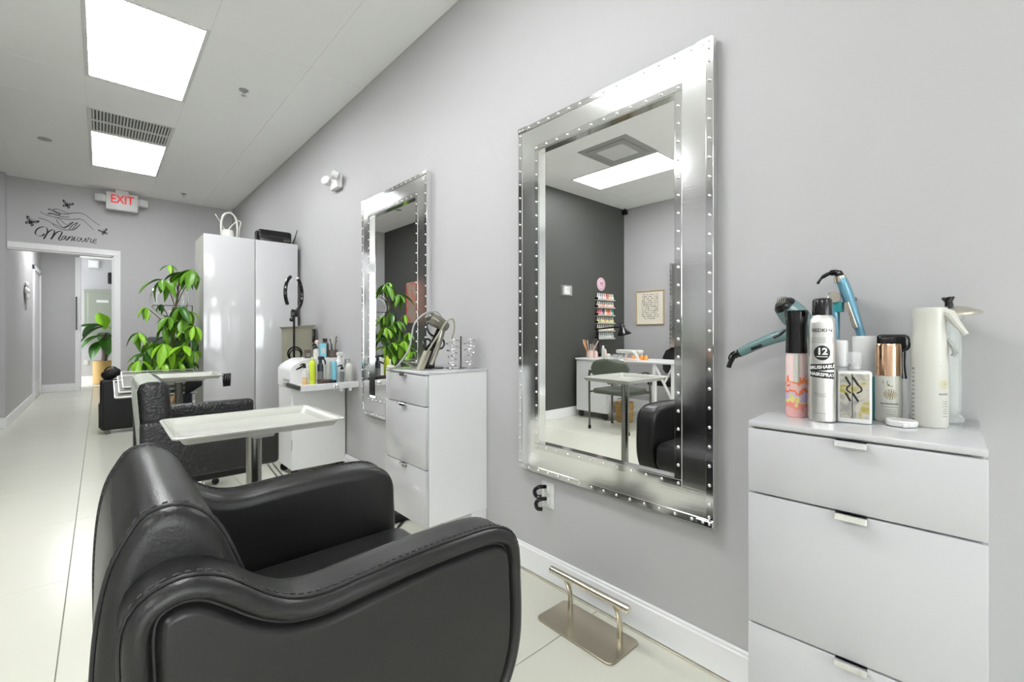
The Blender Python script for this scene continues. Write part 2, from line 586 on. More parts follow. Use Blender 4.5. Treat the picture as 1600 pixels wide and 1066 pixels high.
# hallway beyond the doorway
struct('wall_hall_right', MB().box(0.75, 0.85, YB + .12, 12.6, 0, 2.5), 'wall', 'hallway right wall')
struct('wall_hall_end', MB().box(-1.6, 0.85, 12.45, 12.6, 0, 2.5), 'wall', 'far grey wall at the end of the hallway')
struct('wall_hall_left', MB().box(-0.74, -0.275, 10.85, 10.98, 0, 2.5).box(-0.355, -0.275, 10.98, 11.5, 0, 2.5), 'wall', 'grey hallway wall facing the doorway')
struct('ceiling_hall', MB().box(-1.6, 0.85, YB + .12, 12.6, 2.5, 2.6), 'ceil', 'white hallway ceiling')
struct('baseboard_hall', MB().rbox(-0.74, -0.27, 10.835, 10.85, 0, 0.13, .004, 1), 'trim', 'white baseboard on the hallway wall facing the doorway')
struct('baseboard_hall_end', MB().rbox(-1.6, 0.75, 12.435, 12.45, 0, 0.13, .004, 1), 'trim', 'white baseboard at the end of the hallway')

# trims and baseboards
def bboard(x0, x1, y0, y1, n, lab):
    m = MB()
    m.rbox(x0, x1, y0, y1, 0.004, 0.098, 0.003, 1)
    if x1 - x0 > y1 - y0:
        m.rbox(x0, x1, y0 + .004 if n != 'in' else y0, y1, 0.096, 0.109, 0.003, 1)
    else:
        m.rbox(x0 + .004, x1, y0, y1, 0.096, 0.109, 0.003, 1)
    return m
struct('baseboard_right', bboard(W - .014, W, YF, YB, '', ''), 'trim', 'white baseboard along the mirror wall')
struct('baseboard_back', bboard(0.18, W, YB - .014, YB, '', ''), 'trim', 'white baseboard on the end wall')
struct('baseboard_side', MB().rbox(-1.0, -0.738, YA - .014, YA, 0, .11, .003, 1).rbox(-.74, -.726, YA - .014, 9.6, 0, .11, .003, 1), 'trim', 'white baseboard turning the corner left of the doorway')
struct('baseboard_dark', MB().rbox(XL, XD, YD - .014, YD, 0, .11, .003, 1).rbox(XD, XD + .014, YD - .014, YA - .002, 0, .11, .003, 1), 'trim', 'white baseboard under the charcoal wall')
struct('baseboard_left', MB().rbox(XL, XL + .014, YF, YD, 0, .11, .003, 1), 'trim', 'white baseboard behind the manicure desk')
struct('trim_3', MB().box(W - .021, W - .0145, YF, 3.0, 0.0, 0.004), 'caulk', 'stained caulk line between baseboard and floor')
cas = MB()
cas.rbox(-0.738, 0.18, YB - .018, YB, 1.915, 1.98, .004, 1).rbox(0.113, 0.18, YB - .018, YB, 0, 1.915, .004, 1)
cas.box(0.1, 0.115, YB - .002, YB + .122, 0, 1.915).box(-0.738, 0.115, YB - .002, YB + .122, 1.9, 1.915)
struct('trim_1', cas, 'trim', 'white casing around the hallway doorway')
cas = MB()
cas.rbox(-0.74, -0.715, 9.62, 9.72, 0, 2.0, .004, 1).rbox(-0.74, -0.715, 9.62, 10.7, 1.93, 2.0, .004, 1).rbox(-0.74, -0.715, 10.6, 10.7, 0, 2.0, .004, 1)
door = struct('door_1', cas, 'trim', 'white framed side door in the hallway left wall')
MB().rbox(-0.735, -0.73, 9.72, 10.6, 0.01, 1.93, .002, 1).build('door_panel', 'satin_w', door)
cas = MB()
cas.rbox(-0.325, -0.25, 10.825, 10.99, 0, 2.3, .004, 1)
door = struct('door_2', cas, 'trim', 'white door edge at the end of the hallway wall')
MB().rbox(-0.285, -0.262, 10.795, 10.822, 1.05, 1.62, .004, 1).build('long_handle', 'satin_w', door)
MB().rbox(-0.315, -0.298, 10.80, 10.823, 1.05, 1.62, .004, 1).build('long_handle', 'black', door)

# ================================================================== CEILING THINGS
def troffer(x0, x1, y0, y1, label, z=H):
    t = thing('ceiling_light', label, 'ceiling light', ((x0 + x1) / 2, (y0 + y1) / 2, z), 0, 'recessed ceiling lights')
    hx, hy = (x1 - x0) / 2, (y1 - y0) / 2
    f = MB()
    for (a, b, c, d) in ((-hx, -hx + .022, -hy, hy), (hx - .022, hx, -hy, hy), (-hx + .022, hx - .022, -hy, -hy + .022), (-hx + .022, hx - .022, hy - .022, hy)):
        f.rbox(a, b, c, d, -.005, .02, .003, 1)
    f.build('frame', 'plastic_w', t)
    MB().box(-hx + .02, hx - .02, -hy + .02, hy - .02, -.003, .002).build('diffuser', 'lens', t, 0)
    return t
troffer(-0.075, 0.455, 2.99, 4.05, 'large ribbed ceiling light nearest the camera')
troffer(-0.075, 0.455, 5.12, 6.18, 'ceiling light behind the air grille')
troffer(-1.69, -1.16, 2.19, 3.25, 'ceiling light over the manicure desk, seen in the big mirror')
troffer(-0.075, 0.455, -3.37, -2.31, 'ceiling light added near the shop windows to even the lighting, out of view')  # added behind the camera to spread light more evenly through the room
troffer(-0.075, 0.455, 0.87, 1.93, 'ceiling light above the foreground chair, out of view')
troffer(-2.22, -1.69, -0.99, 0.07, 'ceiling light in the front half near the left wall, out of view')
troffer(-0.5, 0.03, 8.6, 9.66, 'unseen ceiling light added to brighten the hallway, hidden above the doorway', 2.495)  # extra lamp added to brighten the hallway, never in view

g = thing('air_grille', 'white louvred air grille in the ceiling between two lights', 'vent', (0.19, 4.86, H))
f = MB()
for (a, b, c, d) in ((-.265, .265, -.26, -.235), (-.265, .265, .235, .26), (-.265, -.24, -.235, .235), (.24, .265, -.235, .235), (-.24, .24, -.012, .012)):
    f.rbox(a, b, c, d, -.006, .012, .002, 1)
f.build('frame', 'plastic_w', g)
MB().box(-.25, .25, -.245, .245, .001, .0025).build('backing', mat('vent_shadow', (0.10, 0.10, 0.10), .8), g, 0)
sl = MB().box(-.0045, .0045, -.11, .11, -.004, .010).mesh('slat', 0)
sl.materials.append(M['plastic_w'])
for k in range(24):
    for yy in (-.123, .123):
        o = put('slat', sl, g)
        o.location = (-.23 + k * .02, yy, 0)
        o.rotation_euler = (0, R(25), 0)
dfz = thing('ceiling_diffuser', 'grey square air diffuser beside the ceiling light, seen in the big mirror', 'vent', (-0.895, 2.455, H))
for k, hw in enumerate((.262, .20, .14)):
    fr = MB()
    zz = .0 - k * .004
    for (a, b, c, d) in ((-hw, hw, -hw, -hw + .055), (-hw, hw, hw - .055, hw), (-hw, -hw + .055, -hw + .055, hw - .055), (hw - .055, hw, -hw + .055, hw - .055)):
        fr.box(a, b, c, d, zz - .003, zz + .01)
    fr.build('louvre_ring', 'grey_pl' if k < 2 else 'plastic_w', dfz, 0)
MB().box(-.09, .09, -.09, .09, -.01, .0).build('core', 'plastic_w', dfz, 0)

def sprinkler(x, y, lab):
    t = thing('sprinkler', lab, 'sprinkler', (x, y, H), 0, 'ceiling sprinklers')
    MB().lathe([(.03, 0), (.03, -.004), (.012, -.008), (.010, -.02)], n=16).build('escutcheon', 'grey_pl', t)
    MB().lathe([(.004, -.02), (.004, -.036), (.016, -.036), (.016, -.039), (.002, -.04)], n=12).build('deflector', 'chrome', t)
sprinkler(0.735, 3.57, 'small sprinkler head in the ceiling near the long wall')
sprinkler(0.745, 6.72, 'small sprinkler head in the ceiling right of the exit sign')
t = MB().lathe([(.045, 0), (.045, -.006), (.03, -.009)], (0, 0, 0), 20).build('ceiling_disc', 'grey_pl')
t.location = (-0.357, 5.63, H)
tag(t, 'flat grey concealed sprinkler plate in the ceiling left of the lights', 'ceiling disc')

# exit sign
t = thing('exit_sign', 'white exit sign with red letters and two lamp heads over the doorway', 'exit sign', (0.19, YB - 0.12, 2.44))
MB().rbox(-.145, .145, -.035, .035, 0, .205, .012, 2).build('housing', 'plastic_w', t)
vs, fs = text_geo('EXIT', 0.135, offset=0.003)
MB().add([(p.x * .76, -.0365, p.y + .122) for p in vs], fs).build('lettering', 'red', t, 0, 'red EXIT letters')
MB().rbox(-.06, .06, -.03, .03, .203, H - 2.441, .004, 1).build('mount', 'plastic_w', t)
for s in (-1, 1):
    mtx = Matrix.Translation((s * .185, -.01, .12)) @ Matrix.Rotation(s * .5, 4, 'Z')
    MB().rbox(-.045, .045, -.04, .03, -.042, .042, .012, 2, mtx).build('lamp_head', 'plastic_w', t)

# manicure decal
HAND = [[(-0.492,2.333),(-0.446,2.308),(-0.395,2.297),(-0.352,2.287),(-0.328,2.267),(-0.304,2.238),(-0.28,2.221)],[(-0.506,2.264),(-0.455,2.253),(-0.404,2.225),(-0.376,2.192),(-0.328,2.166),(-0.28,2.165),(-0.231,2.174),(-0.201,2.203),(-0.176,2.244)],[(-0.366,2.268),(-0.347,2.224),(-0.318,2.195)],[(-0.399,2.222),(-0.357,2.202),(-0.318,2.188),(-0.28,2.211),(-0.255,2.245),(-0.228,2.264)],[(-0.265,2.172),(-0.24,2.22),(-0.201,2.261)],[(-0.245,2.175),(-0.216,2.217),(-0.194,2.266)],[(-0.228,2.176),(-0.201,2.206),(-0.174,2.245)],[(-0.309,2.179),(-0.27,2.209),(-0.231,2.26)],[(-0.432,2.37),(-0.395,2.357),(-0.357,2.337),(-0.333,2.328)],[(-0.432,2.37),(-0.413,2.38),(-0.376,2.354),(-0.328,2.338)],[(-0.395,2.377),(-0.357,2.387),(-0.309,2.369),(-0.265,2.353)],[(-0.395,2.377),(-0.357,2.354),(-0.309,2.342),(-0.265,2.35)],[(-0.437,2.323),(-0.395,2.327),(-0.352,2.314),(-0.309,2.311),(-0.26,2.314)],[(-0.437,2.323),(-0.413,2.333),(-0.357,2.323)],[(-0.265,2.353),(-0.231,2.366),(-0.181,2.376),(-0.141,2.368),(-0.106,2.343),(-0.065,2.304),(-0.005,2.258)],[(-0.376,2.29),(-0.328,2.291),(-0.28,2.286),(-0.231,2.294),(-0.181,2.306),(-0.146,2.298),(-0.116,2.265),(-0.057,2.197)]]
SCRIPT = [[(-0.464,2.1),(-0.466,2.085),(-0.479,2.071),(-0.501,2.066),(-0.521,2.075),(-0.53,2.095),(-0.521,2.128),(-0.498,2.158),(-0.471,2.171),(-0.447,2.166),(-0.437,2.148),(-0.438,2.111),(-0.45,2.075),(-0.466,2.037)],[(-0.466,2.037),(-0.447,2.086),(-0.423,2.128),(-0.399,2.149),(-0.383,2.144),(-0.383,2.119),(-0.395,2.078),(-0.409,2.042)],[(-0.409,2.042),(-0.385,2.09),(-0.361,2.128),(-0.336,2.144),(-0.322,2.138),(-0.327,2.108),(-0.343,2.071),(-0.347,2.046),(-0.336,2.035)],[(-0.336,2.035),(-0.326,2.058),(-0.315,2.085),(-0.301,2.094),(-0.287,2.095),(-0.304,2.094),(-0.322,2.069),(-0.324,2.051),(-0.315,2.05),(-0.297,2.077),(-0.285,2.097),(-0.297,2.06),(-0.292,2.046)],[(-0.292,2.046),(-0.28,2.065),(-0.256,2.096),(-0.265,2.077),(-0.28,2.047)],[(-0.28,2.047),(-0.258,2.083),(-0.237,2.099),(-0.231,2.094),(-0.247,2.057),(-0.244,2.047)],[(-0.244,2.047),(-0.226,2.075),(-0.213,2.094),(-0.226,2.057),(-0.22,2.048)],[(-0.205,2.113),(-0.199,2.106)],[(-0.22,2.048),(-0.211,2.062)],[(-0.172,2.087),(-0.180,2.095),(-0.192,2.086),(-0.199,2.063),(-0.191,2.046),(-0.176,2.062)],[(-0.176,2.062),(-0.161,2.092),(-0.163,2.072),(-0.160,2.05),(-0.151,2.048),(-0.135,2.072),(-0.123,2.096),(-0.129,2.062),(-0.121,2.047)],[(-0.121,2.047),(-0.103,2.092),(-0.098,2.103),(-0.094,2.09),(-0.080,2.089),(-0.090,2.055),(-0.083,2.045)],[(-0.083,2.045),(-0.058,2.064),(-0.037,2.084),(-0.041,2.096),(-0.056,2.087),(-0.066,2.062),(-0.058,2.042),(-0.033,2.056)]]
dec = thing('wall_decal', 'black vinyl wall decal of two hands, butterflies and the word Manicure', 'wall decal', (-0.28, YB, 2.0))
m = MB()
for i, l in enumerate(HAND):
    ribbon(m, l, 0.0042, (0.002, -0.002))
m.add([(-0.357, 0, 2.327), (-0.345, 0, 2.333), (-0.333, 0, 2.328), (-0.342, 0, 2.318)], [(0, 1, 2, 3)])
m.add([(-0.325, 0, 2.19), (-0.313, 0, 2.194), (-0.307, 0, 2.183), (-0.317, 0, 2.184)], [(0, 1, 2, 3)])
m.v = [(p[0] + .28, -.0012, p[2] - 2.0) for p in m.v]
m.build('hand_drawing', 'ink', dec, 0)
m = MB()
for l in SCRIPT:
    ribbon(m, l, 0.0022, (0.0085, -0.004) if l[0][0] <= -.409 else (0.0042, -0.002))
m.v = [(p[0] + .28, -.0014, p[2] - 2.0) for p in m.v]
m.build('script_lettering', 'ink', dec, 0, 'the word Manicure in flowing script')
def butterfly(cx, cz, s, rot):
    m = MB()
    wing = [(0, 0), (.25, .35), (.6, .75), (.95, .8), (.9, .45), (.6, .12), (.25, -.02)]
    low = [(0, -.02), (.35, -.08), (.6, -.3), (.55, -.6), (.35, -.75), (.15, -.45)]
    for sx in (-1, 1):
        for sh in (wing, low):
            P = crom([(a * sx, 0, b) for a, b in sh], 4, True)
            cc = sum((Vector(p) for p in P), Vector()) / len(P)
            ins = [cc + (p - cc) * (.45 if sx > 0 else .5) for p in P]
            n = len(P)
            m.add(P + ins, [(k, (k + 1) % n, n + (k + 1) % n, n + k) for k in range(n)])
            ribbon(m, [(0, 0), (cc.x * 1.4, cc.z * 1.4)], .1)
    ribbon(m, [(0, .35), (0, 0), (0, -.55)], .16)
    ribbon(m, [(0, .3), (.15, .6), (.28, .7)], .05)
    ribbon(m, [(0, .3), (-.12, .6), (-.25, .72)], .05)
    c, sn = math.cos(rot), math.sin(rot)
    m.v = [(cx + .28 + s * (p[0] * c - p[2] * sn), -.0013, cz - 2.0 + s * (p[0] * sn + p[2] * c)) for p in m.v]
    m.build('butterfly', 'ink', dec, 0)
butterfly(-0.563, 2.212, .056, -.45)
butterfly(-0.28, 2.452, .05, -.3)
butterfly(0.029, 2.188, .044, .35)

# ================================================================== EMERGENCY LIGHT, OUTLET
t = thing('emergency_light', 'white twin head emergency light high on the long wall', 'emergency light', (W, 3.42, 2.13))
MB().rbox(-.045, 0, -.075, .075, -.05, .055, .012, 2).build('housing', 'plastic_w', t)
for s in (-1, 1):
    mtx = Matrix.Translation((-.06, s * .09, .025)) @ Matrix.Rotation(s * .6, 4, 'Z') @ Matrix.Rotation(.3, 4, 'Y')
    MB().lathe([(.006, -.025), (.026, -.02), (.034, .016), (.034, .024), (.022, .027)], n=18, mtx=mtx @ Matrix.Rotation(-PI / 2, 4, 'Y')).build('lamp_head', 'plastic_w', t)
t = thing('wall_outlet', 'white wall outlet with black plugs under the big mirror', 'outlet', (W, 1.255, 0.345))
MB().rbox(-.006, 0, -.033, .033, -.052, .052, .003, 2).build('cover_plate', 'plastic_w', t)
for zz in (.024, -.024):
    MB().rbox(-.012, -.005, -.016, .016, zz - .014, zz + .014, .004, 2).build('socket', 'plastic_w', t)
for zz, dy in ((.018, .028), (-.03, .02)):
    pts = crom([(-.012, dy * .2, zz + .016), (-.04, dy * .6, zz + .018), (-.052, dy, zz + .004), (-.046, dy * .9, zz - .018), (-.03, dy * .4, zz - .022)], 6)
    MB().tube(pts, .0082, 8).build('plug', 'black', t)

# ================================================================== MIRRORS
def framed_mirror(y0, y1, z0, z1, label, lab2=None):
    """local frame: plane x=0 is the wall, front towards -X"""
    t = thing('wall_mirror', label, 'mirror', (0, 0, 0), 0, 'riveted metal framed mirrors')
    fwid = .118
    d = .03
    f = MB()
    hy, hz = (y1 - y0) / 2, (z1 - z0) / 2
    f.box(-d, 0, -hy, hy, hz - fwid, hz).box(-d, 0, -hy, hy, -hz, -hz + fwid)
    f.box(-d, 0, -hy, -hy + fwid, -hz + fwid, hz - fwid).box(-d, 0, hy - fwid, hy, -hz + fwid, hz - fwid)
    f.build('frame', 'steel', t, 0)
    # angle strips
    sw = .022
    for (oy, oz, nm) in ((hy, hz, 'edge_strip'), (hy - fwid + sw, hz - fwid + sw, 'inner_strip')):
        for s in (-1, 1):
            MB().rbox(-d - .002, -d + .001, -oy, oy, s * oz - (sw if s > 0 else 0), s * oz + (0 if s > 0 else sw), .0008, 1).build(nm, 'strip', t)
            MB().rbox(-d - .002, -d + .001, s * oy - (sw if s > 0 else 0), s * oy + (0 if s > 0 else sw), -oz + sw, oz - sw, .0008, 1).build(nm, 'strip', t)
    ret = MB()
    iy, iz = hy - fwid, hz - fwid
    for s in (-1, 1):
        ret.box(-d, -.006, -iy, iy, s * iz - .003, s * iz + .003).box(-d, -.006, s * iy - .003, s * iy + .003, -iz, iz)
    ret.build('inner_lip', 'strip', t, 0)
    MB().box(-.012, -.004, -iy, iy, -iz, iz).build('glass', 'glass_m', t, 0)
    rv = MB()
    def rivet(y, z):
        rv.lathe([(.0052, 0), (.0046, .0022), (.0025, .0036), (.0002, .004)], n=8, mtx=Matrix.Translation((-d - .002, y, z)) @ Matrix.Rotation(-PI / 2, 4, 'Y'))
    for (oy, oz) in ((hy - sw / 2, hz - sw / 2), (hy - fwid + sw / 2, hz - fwid + sw / 2)):
        ny, nz = max(2, round(2 * oy / .055)), max(2, round(2 * oz / .055))
        for k in range(ny + 1):
            y = -oy + 2 * oy * k / ny
            rivet(y, oz)
            rivet(y, -oz)
        for k in range(1, nz):
            z = -oz + 2 * oz * k / nz
            rivet(oy, z)
            rivet(-oy, z)
    for sy in (-1, 1):
        for sz in (-1, 1):
            rivet(sy * (hy - .03), sz * (hz - .012))
            rivet(sy * (hy - .012), sz * (hz - .03))
    rv.build('rivets', 'chrome', t, 60, kind='stuff')
    for sy in (-1, 1):
        for sz in (-1, 1):
            c = MB()
            c.rbox(-d - .0045, -d - .001, sy * hy - (.05 if sy > 0 else -.002), sy * hy + (.002 if sy > 0 else .05) - (0 if sy > 0 else 0), sz * hz - (.018 if sz > 0 else -.002) - 0, sz * hz + (.002 if sz > 0 else .018), .001, 1)
            c.build('corner_plate', 'strip', t)
    return t
mir = framed_mirror(0.577, 1.4, 0.433, 1.857, 'large riveted metal framed mirror nearest the camera')
mir.location = (W, (0.577 + 1.4) / 2, (0.433 + 1.857) / 2)
m2 = copy_tree(mir)
m2.location = (W, 2.54, 1.17)
m2['label'] = 'riveted metal framed mirror behind the small white drawer cabinet'
m3 = copy_tree(mir)
m3.location = (XL, 2.46, 1.15)
m3.rotation_euler = (0, 0, PI)
m3['label'] = 'riveted mirror on the opposite wall, seen inside the big mirror'

# ================================================================== DRAWER CABINETS
def drawer_cabinet(label, wd=.352, dp=.335, h=.655):
    """origin at the floor below the wall-side centre; front faces -X"""
    t = thing('drawer_cabinet', label, 'cabinet', (0, 0, 0), 0, 'white three drawer cabinets')
    z0 = .178
    zt = z0 + h
    b = MB()
    b.rbox(-dp + .02, 0, -wd / 2 + .002, wd / 2 - .002, z0, zt - .012, .002, 1)
    b.build('body', 'satin_w', t)
    MB().rbox(-dp, 0, -wd / 2, wd / 2, zt - .012, zt, .0025, 2).build('top', 'gloss_w', t)
    cuts = [zt - .014, zt - .146, zt - .412, z0]
    for k in range(3):
        d = MB().rbox(-dp, -dp + .018, -wd / 2, wd / 2, cuts[k + 1] + .0018, cuts[k] - .0018, .002, 2).build('drawer', 'gloss_w', t)
        hz = cuts[k] - .0015
        MB().rbox(-dp - .011, -dp + .006, -.0235, .0235, hz - .0028, hz + .001, .0008, 1).rbox(-dp - .0125, -dp - .0105, -.0235, .0235, hz - .010, hz + .001, .0008, 1).build('handle', 'chrome', d)
    MB().rbox(-.09, 0, -wd / 2 + .004, wd / 2 - .004, .113, z0, .003, 1).build('wall_bracket', 'satin_w', t)
    return t
cab = drawer_cabinet('white three drawer cabinet crowded with hair products, at the right edge', .342, .33, .642)
cab.location = (W - .013, 0.214, 0)
cab.rotation_euler = (0, 0, R(3.6))
cab2 = drawer_cabinet('white three drawer cabinet with the black tool holder, between the mirrors')
cab2.location = (W - .001, 1.822, 0)


# ================================================================== STYLING CHAIR (foreground)
def offset_ring(P, d, y):
    """P closed list of 2D (x,z), counter-clockwise seen from -Y; moves inwards by d"""
    n = len(P)
    out = []
    for i in range(n):
        t = Vector(P[(i + 1) % n]) - Vector(P[(i - 1) % n])
        t.normalize()
        nn = Vector((-t.y, t.x))
        out.append((P[i][0] + nn.x * d, y, P[i][1] + nn.y * d))
    return out
def ccw(P):
    a = sum(P[i][0] * P[(i + 1) % len(P)][1] - P[(i + 1) % len(P)][0] * P[i][1] for i in range(len(P)))
    return P if a > 0 else P[::-1]
def resample(pts, n, closed=True):
    P = [Vector(p) for p in pts]
    if closed:
        P = P + [P[0]]
    L = [0]
    for a, b in zip(P[:-1], P[1:]):
        L.append(L[-1] + (b - a).length)
    out = []
    j = 0
    for k in range(n):
        s = L[-1] * k / (n if closed else n - 1)
        while j < len(L) - 2 and L[j + 1] < s:
            j += 1
        t = (s - L[j]) / max(1e-9, L[j + 1] - L[j])
        out.append(P[j].lerp(P[j + 1], min(1, t)))
    return out
def dashes(m, path, length, gap, r):
    """stitches: short bars along a path"""
    tot = sum((b - a).length for a, b in zip(path[:-1], path[1:]))
    n = int(tot / (length + gap))
    pts = resample(path, n * 2, False)
    for i in range(0, len(pts) - 1, 2):
        m.tube([pts[i], pts[i + 1]], r, 5)

K = 1.06      # overall size of the chair
CX, CY = 0.30, 0.92 * K
def sized(P):
    return [(x * K, 1 - (1 - z) * K) for x, z in P]
ARM = [(.58, .54), (.577, .59), (.562, .622), (.535, .64), (.50, .647), (.43, .649), (.36, .648), (.29, .645), (.235, .642), (.195, .648), (.16, .667),
       (.125, .697), (.10, .714), (.073, .721), (.047, .717), (.028, .705), (.018, .688), (.014, .66), (.016, .60), (.02, .50), (.03, .42), (.048, .355),
       (.085, .315), (.14, .300), (.30, .298), (.45, .299), (.515, .312), (.555, .350), (.577, .41), (.582, .47)]
BACK = [(-.006, .33), (-.014, .42), (-.016, .50), (-.016, .58), (-.011, .66), (.0, .72), (.018, .758), (.04, .777), (.065, .783), (.09, .775), (.112, .752),
        (.13, .715), (.155, .64), (.18, .54), (.198, .46), (.205, .39), (.195, .335), (.16, .315), (.09, .308), (.03, .31)]
ARM = [(x + max(0, x - .4) * .09, z) for x, z in ARM]
BACK = [(x + (.008 if x < .02 else 0), z) for x, z in BACK]
ARM, BACK = sized(ARM), sized(BACK)
ARM_P = ccw([(p.x - CX, p.y) for p in resample([Vector((v.x, v.z)) for v in crom([(a, 0, b) for a, b in ARM], 6, True)], 120)])
BACK_P = ccw([(p.x - CX, p.y) for p in resample([Vector((v.x, v.z)) for v in crom([(a, 0, b) for a, b in BACK], 6, True)], 100)])
chair = thing('styling_chair', 'black leather styling chair in the foreground with curved stitched arms', 'chair', (CX, CY, 0), 0)
RINGS = [(.03, .050), (.014, .0485), (.004, .041), (0, .030), (0, .010), (0, -.012), (0, -.032), (.002, -.041), (.008, -.0490), (.016, -.0520), (.023, -.0500), (.0265, -.0440),
         (.0295, -.0375), (.032, -.0375), (.0345, -.0430), (.038, -.0480), (.041, -.0500), (.043, -.0505), (.0445, -.0505)]
for s in (1, -1):
    yc = -.25 * s * K
    m = MB()
    m.loft([offset_ring(ARM_P, d, yc + s * y) for d, y in RINGS])
    arm = m.build('armrest', 'leather', chair, 50)
    # piping and stitches on the outer upper edge
    pr = offset_ring(ARM_P, -.0006, yc - s * .036)
    top = [Vector(p) for p in pr if p[2] > .33]
    i0 = max(range(len(pr)), key=lambda i: (pr[i][2] <= .33, i))
    seq = [Vector(pr[(i0 + k) % len(pr)]) for k in range(1, len(pr) + 1)]
    seq = [p for p in seq if p.z > .33]
    MB().tube(seq, .0022, 6).build('piping', 'leather_d', arm)
    pr2 = [Vector((p.x, p.y + s * .011, p.z)) for p in seq]
    m = MB()
    dashes(m, pr2, .0075, .0045, .0016)
    m.build('stitching', 'thread', arm, kind='stuff')
m = MB()
prof = [(.026, -.237), (.012, -.236), (.003, -.229), (0, -.217), (0, -.1), (0, 0), (0, .1), (0, .217), (.003, .229), (.012, .236), (.026, .237)]
m.loft([offset_ring(BACK_P, d, y) for d, y in prof])
bk = m.build('backrest', 'leather', chair, 50)
for s in (-1, 1):
    pr = offset_ring(BACK_P, -.0008, s * .219)
    sel = [Vector(p) for p in pr]
    i0 = min(range(len(sel)), key=lambda i: sel[i].z)
    sel = [sel[(i0 + k) % len(sel)] for k in range(len(sel))]
    MB().tube(sel, .0026, 6, closed=True).build('piping', 'leather_d', bk)
    m = MB()
    dashes(m, [Vector((p.x, p.y - s * .012, p.z)) for p in sel if p.z > .5], .0075, .0045, .0017)
    m.build('stitching', 'thread', bk, kind='stuff')
MB().tube([(-.2855, -.218, .717), (-.2855, .218, .717)], .0026, 6).build('piping', 'leather_d', bk)
m = MB()
m.rbox(-.14, .345, -.212, .212, .32, .455, .045, 5)
m.v = [(x, y, z + (.012 * math.cos(y / .2 * 1.4) * (1 if z > .40 else 0))) for x, y, z in m.v]
seat = m.build('seat_cushion', 'leather', chair, 50)
MB().tube([(.335, -.19, .40), (.335, .19, .40)], .003, 6).build('piping', 'leather_d', seat)
MB().rbox(-.22, .26, -.20, .20, .25, .325, .01, 2).build('seat_pan', 'blackm', chair)
MB().lathe([(.035, .06), (.035, .17), (.026, .172), (.026, .25)], n=24).build('column', 'chrome', chair)
MB().lathe([(.30, 0), (.30, .006), (.285, .016), (.12, .03), (.06, .055), (.04, .075)], n=48).build('base', 'black', chair)
MB().tube([(0, -.02, .24), (.03, -.20, .235), (.04, -.26, .24)], .007, 8).build('pump_lever', 'chrome', chair)

# ================================================================== SECOND STYLING CHAIR
c2 = thing('styling_chair', 'black embossed leather styling chair with clear film on its back, behind the front tray', 'chair', (0.36, 2.69, 0), 0)
for s in (-1, 1):
    y0, y1 = sorted((s * .21, s * .285))
    MB().rbox(-.24, .29, y0, y1, .365, .625, .022, 4).build('armrest', 'croc', c2)
mt = Matrix.Translation((-.165, 0, .36)) @ Matrix.Rotation(R(-4), 4, 'Y')
MB().rbox(-.055, .055, -.255, .255, -.02, .43, .03, 4, mt).build('backrest', 'croc', c2)
fp = [(-.058, .06), (-.058, .40), (-.047, .428), (-.02, .4365), (.02, .434)]
MB().prism(fp + [(x + .0018, z - .0018) for x, z in fp[::-1]], 'y', -.252, .252, mt).build('film_cover', 'film', c2, label='clear plastic film over the backrest')
MB().rbox(-.15, .30, -.208, .208, .36, .48, .035, 4).build('seat_cushion', 'croc', c2)
MB().rbox(-.15, .22, -.17, .17, .31, .36, .01, 2).build('seat_pan', 'blackm', c2)
MB().lathe([(.03, .08), (.03, .2), (.024, .2), (.024, .31)], n=20).build('column', 'chrome', c2)
for k in range(5):
    a = 2 * PI * k / 5 + .3
    dd = Vector((math.cos(a), math.sin(a), 0))
    MB().tube([dd * .02 + Vector((0, 0, .085)), dd * .18 + Vector((0, 0, .055)), dd * .30 + Vector((0, 0, .022))], [.022, .017, .012], 8).build('base_leg', 'chrome', c2)
    MB().lathe([(.014, 0), (.016, .012), (.012, .016)], (dd.x * .3, dd.y * .3, 0), 12).build('glide', 'black', c2)

# ================================================================== TRAY TROLLEYS
def tray_mesh(m, x0, x1, y0, y1, z, dep=.022, fl=.026, mtx=None):
    def rr(x0, x1, y0, y1, z, r, n=5):
        out = []
        for (cx, cy, a0) in ((x1 - r, y1 - r, 0), (x0 + r, y1 - r, 90), (x0 + r, y0 + r, 180), (x1 - r, y0 + r, 270)):
            for k in range(n + 1):
                a = R(a0 + 90 * k / n)
                out.append((cx + r * math.cos(a), cy + r * math.sin(a), z))
        return out
    rings = [rr(x0 + fl, x1 - fl, y0 + fl, y1 - fl, z - dep - .002, .012),
             rr(x0 + fl * .55, x1 - fl * .55, y0 + fl * .55, y1 - fl * .55, z - .008, .016),
             rr(x0, x1, y0, y1, z - .006, .022), rr(x0 - .001, x1 + .001, y0 - .001, y1 + .001, z - .002, .022),
             rr(x0 + .002, x1 - .002, y0 + .002, y1 - .002, z, .021),
             rr(x0 + fl * .6, x1 - fl * .6, y0 + fl * .6, y1 - fl * .6, z - .003, .016),
             rr(x0 + fl * 1.1, x1 - fl * 1.1, y0 + fl * 1.1, y1 - fl * 1.1, z - dep, .012)]
    return m.loft(rings, mtx=mtx)
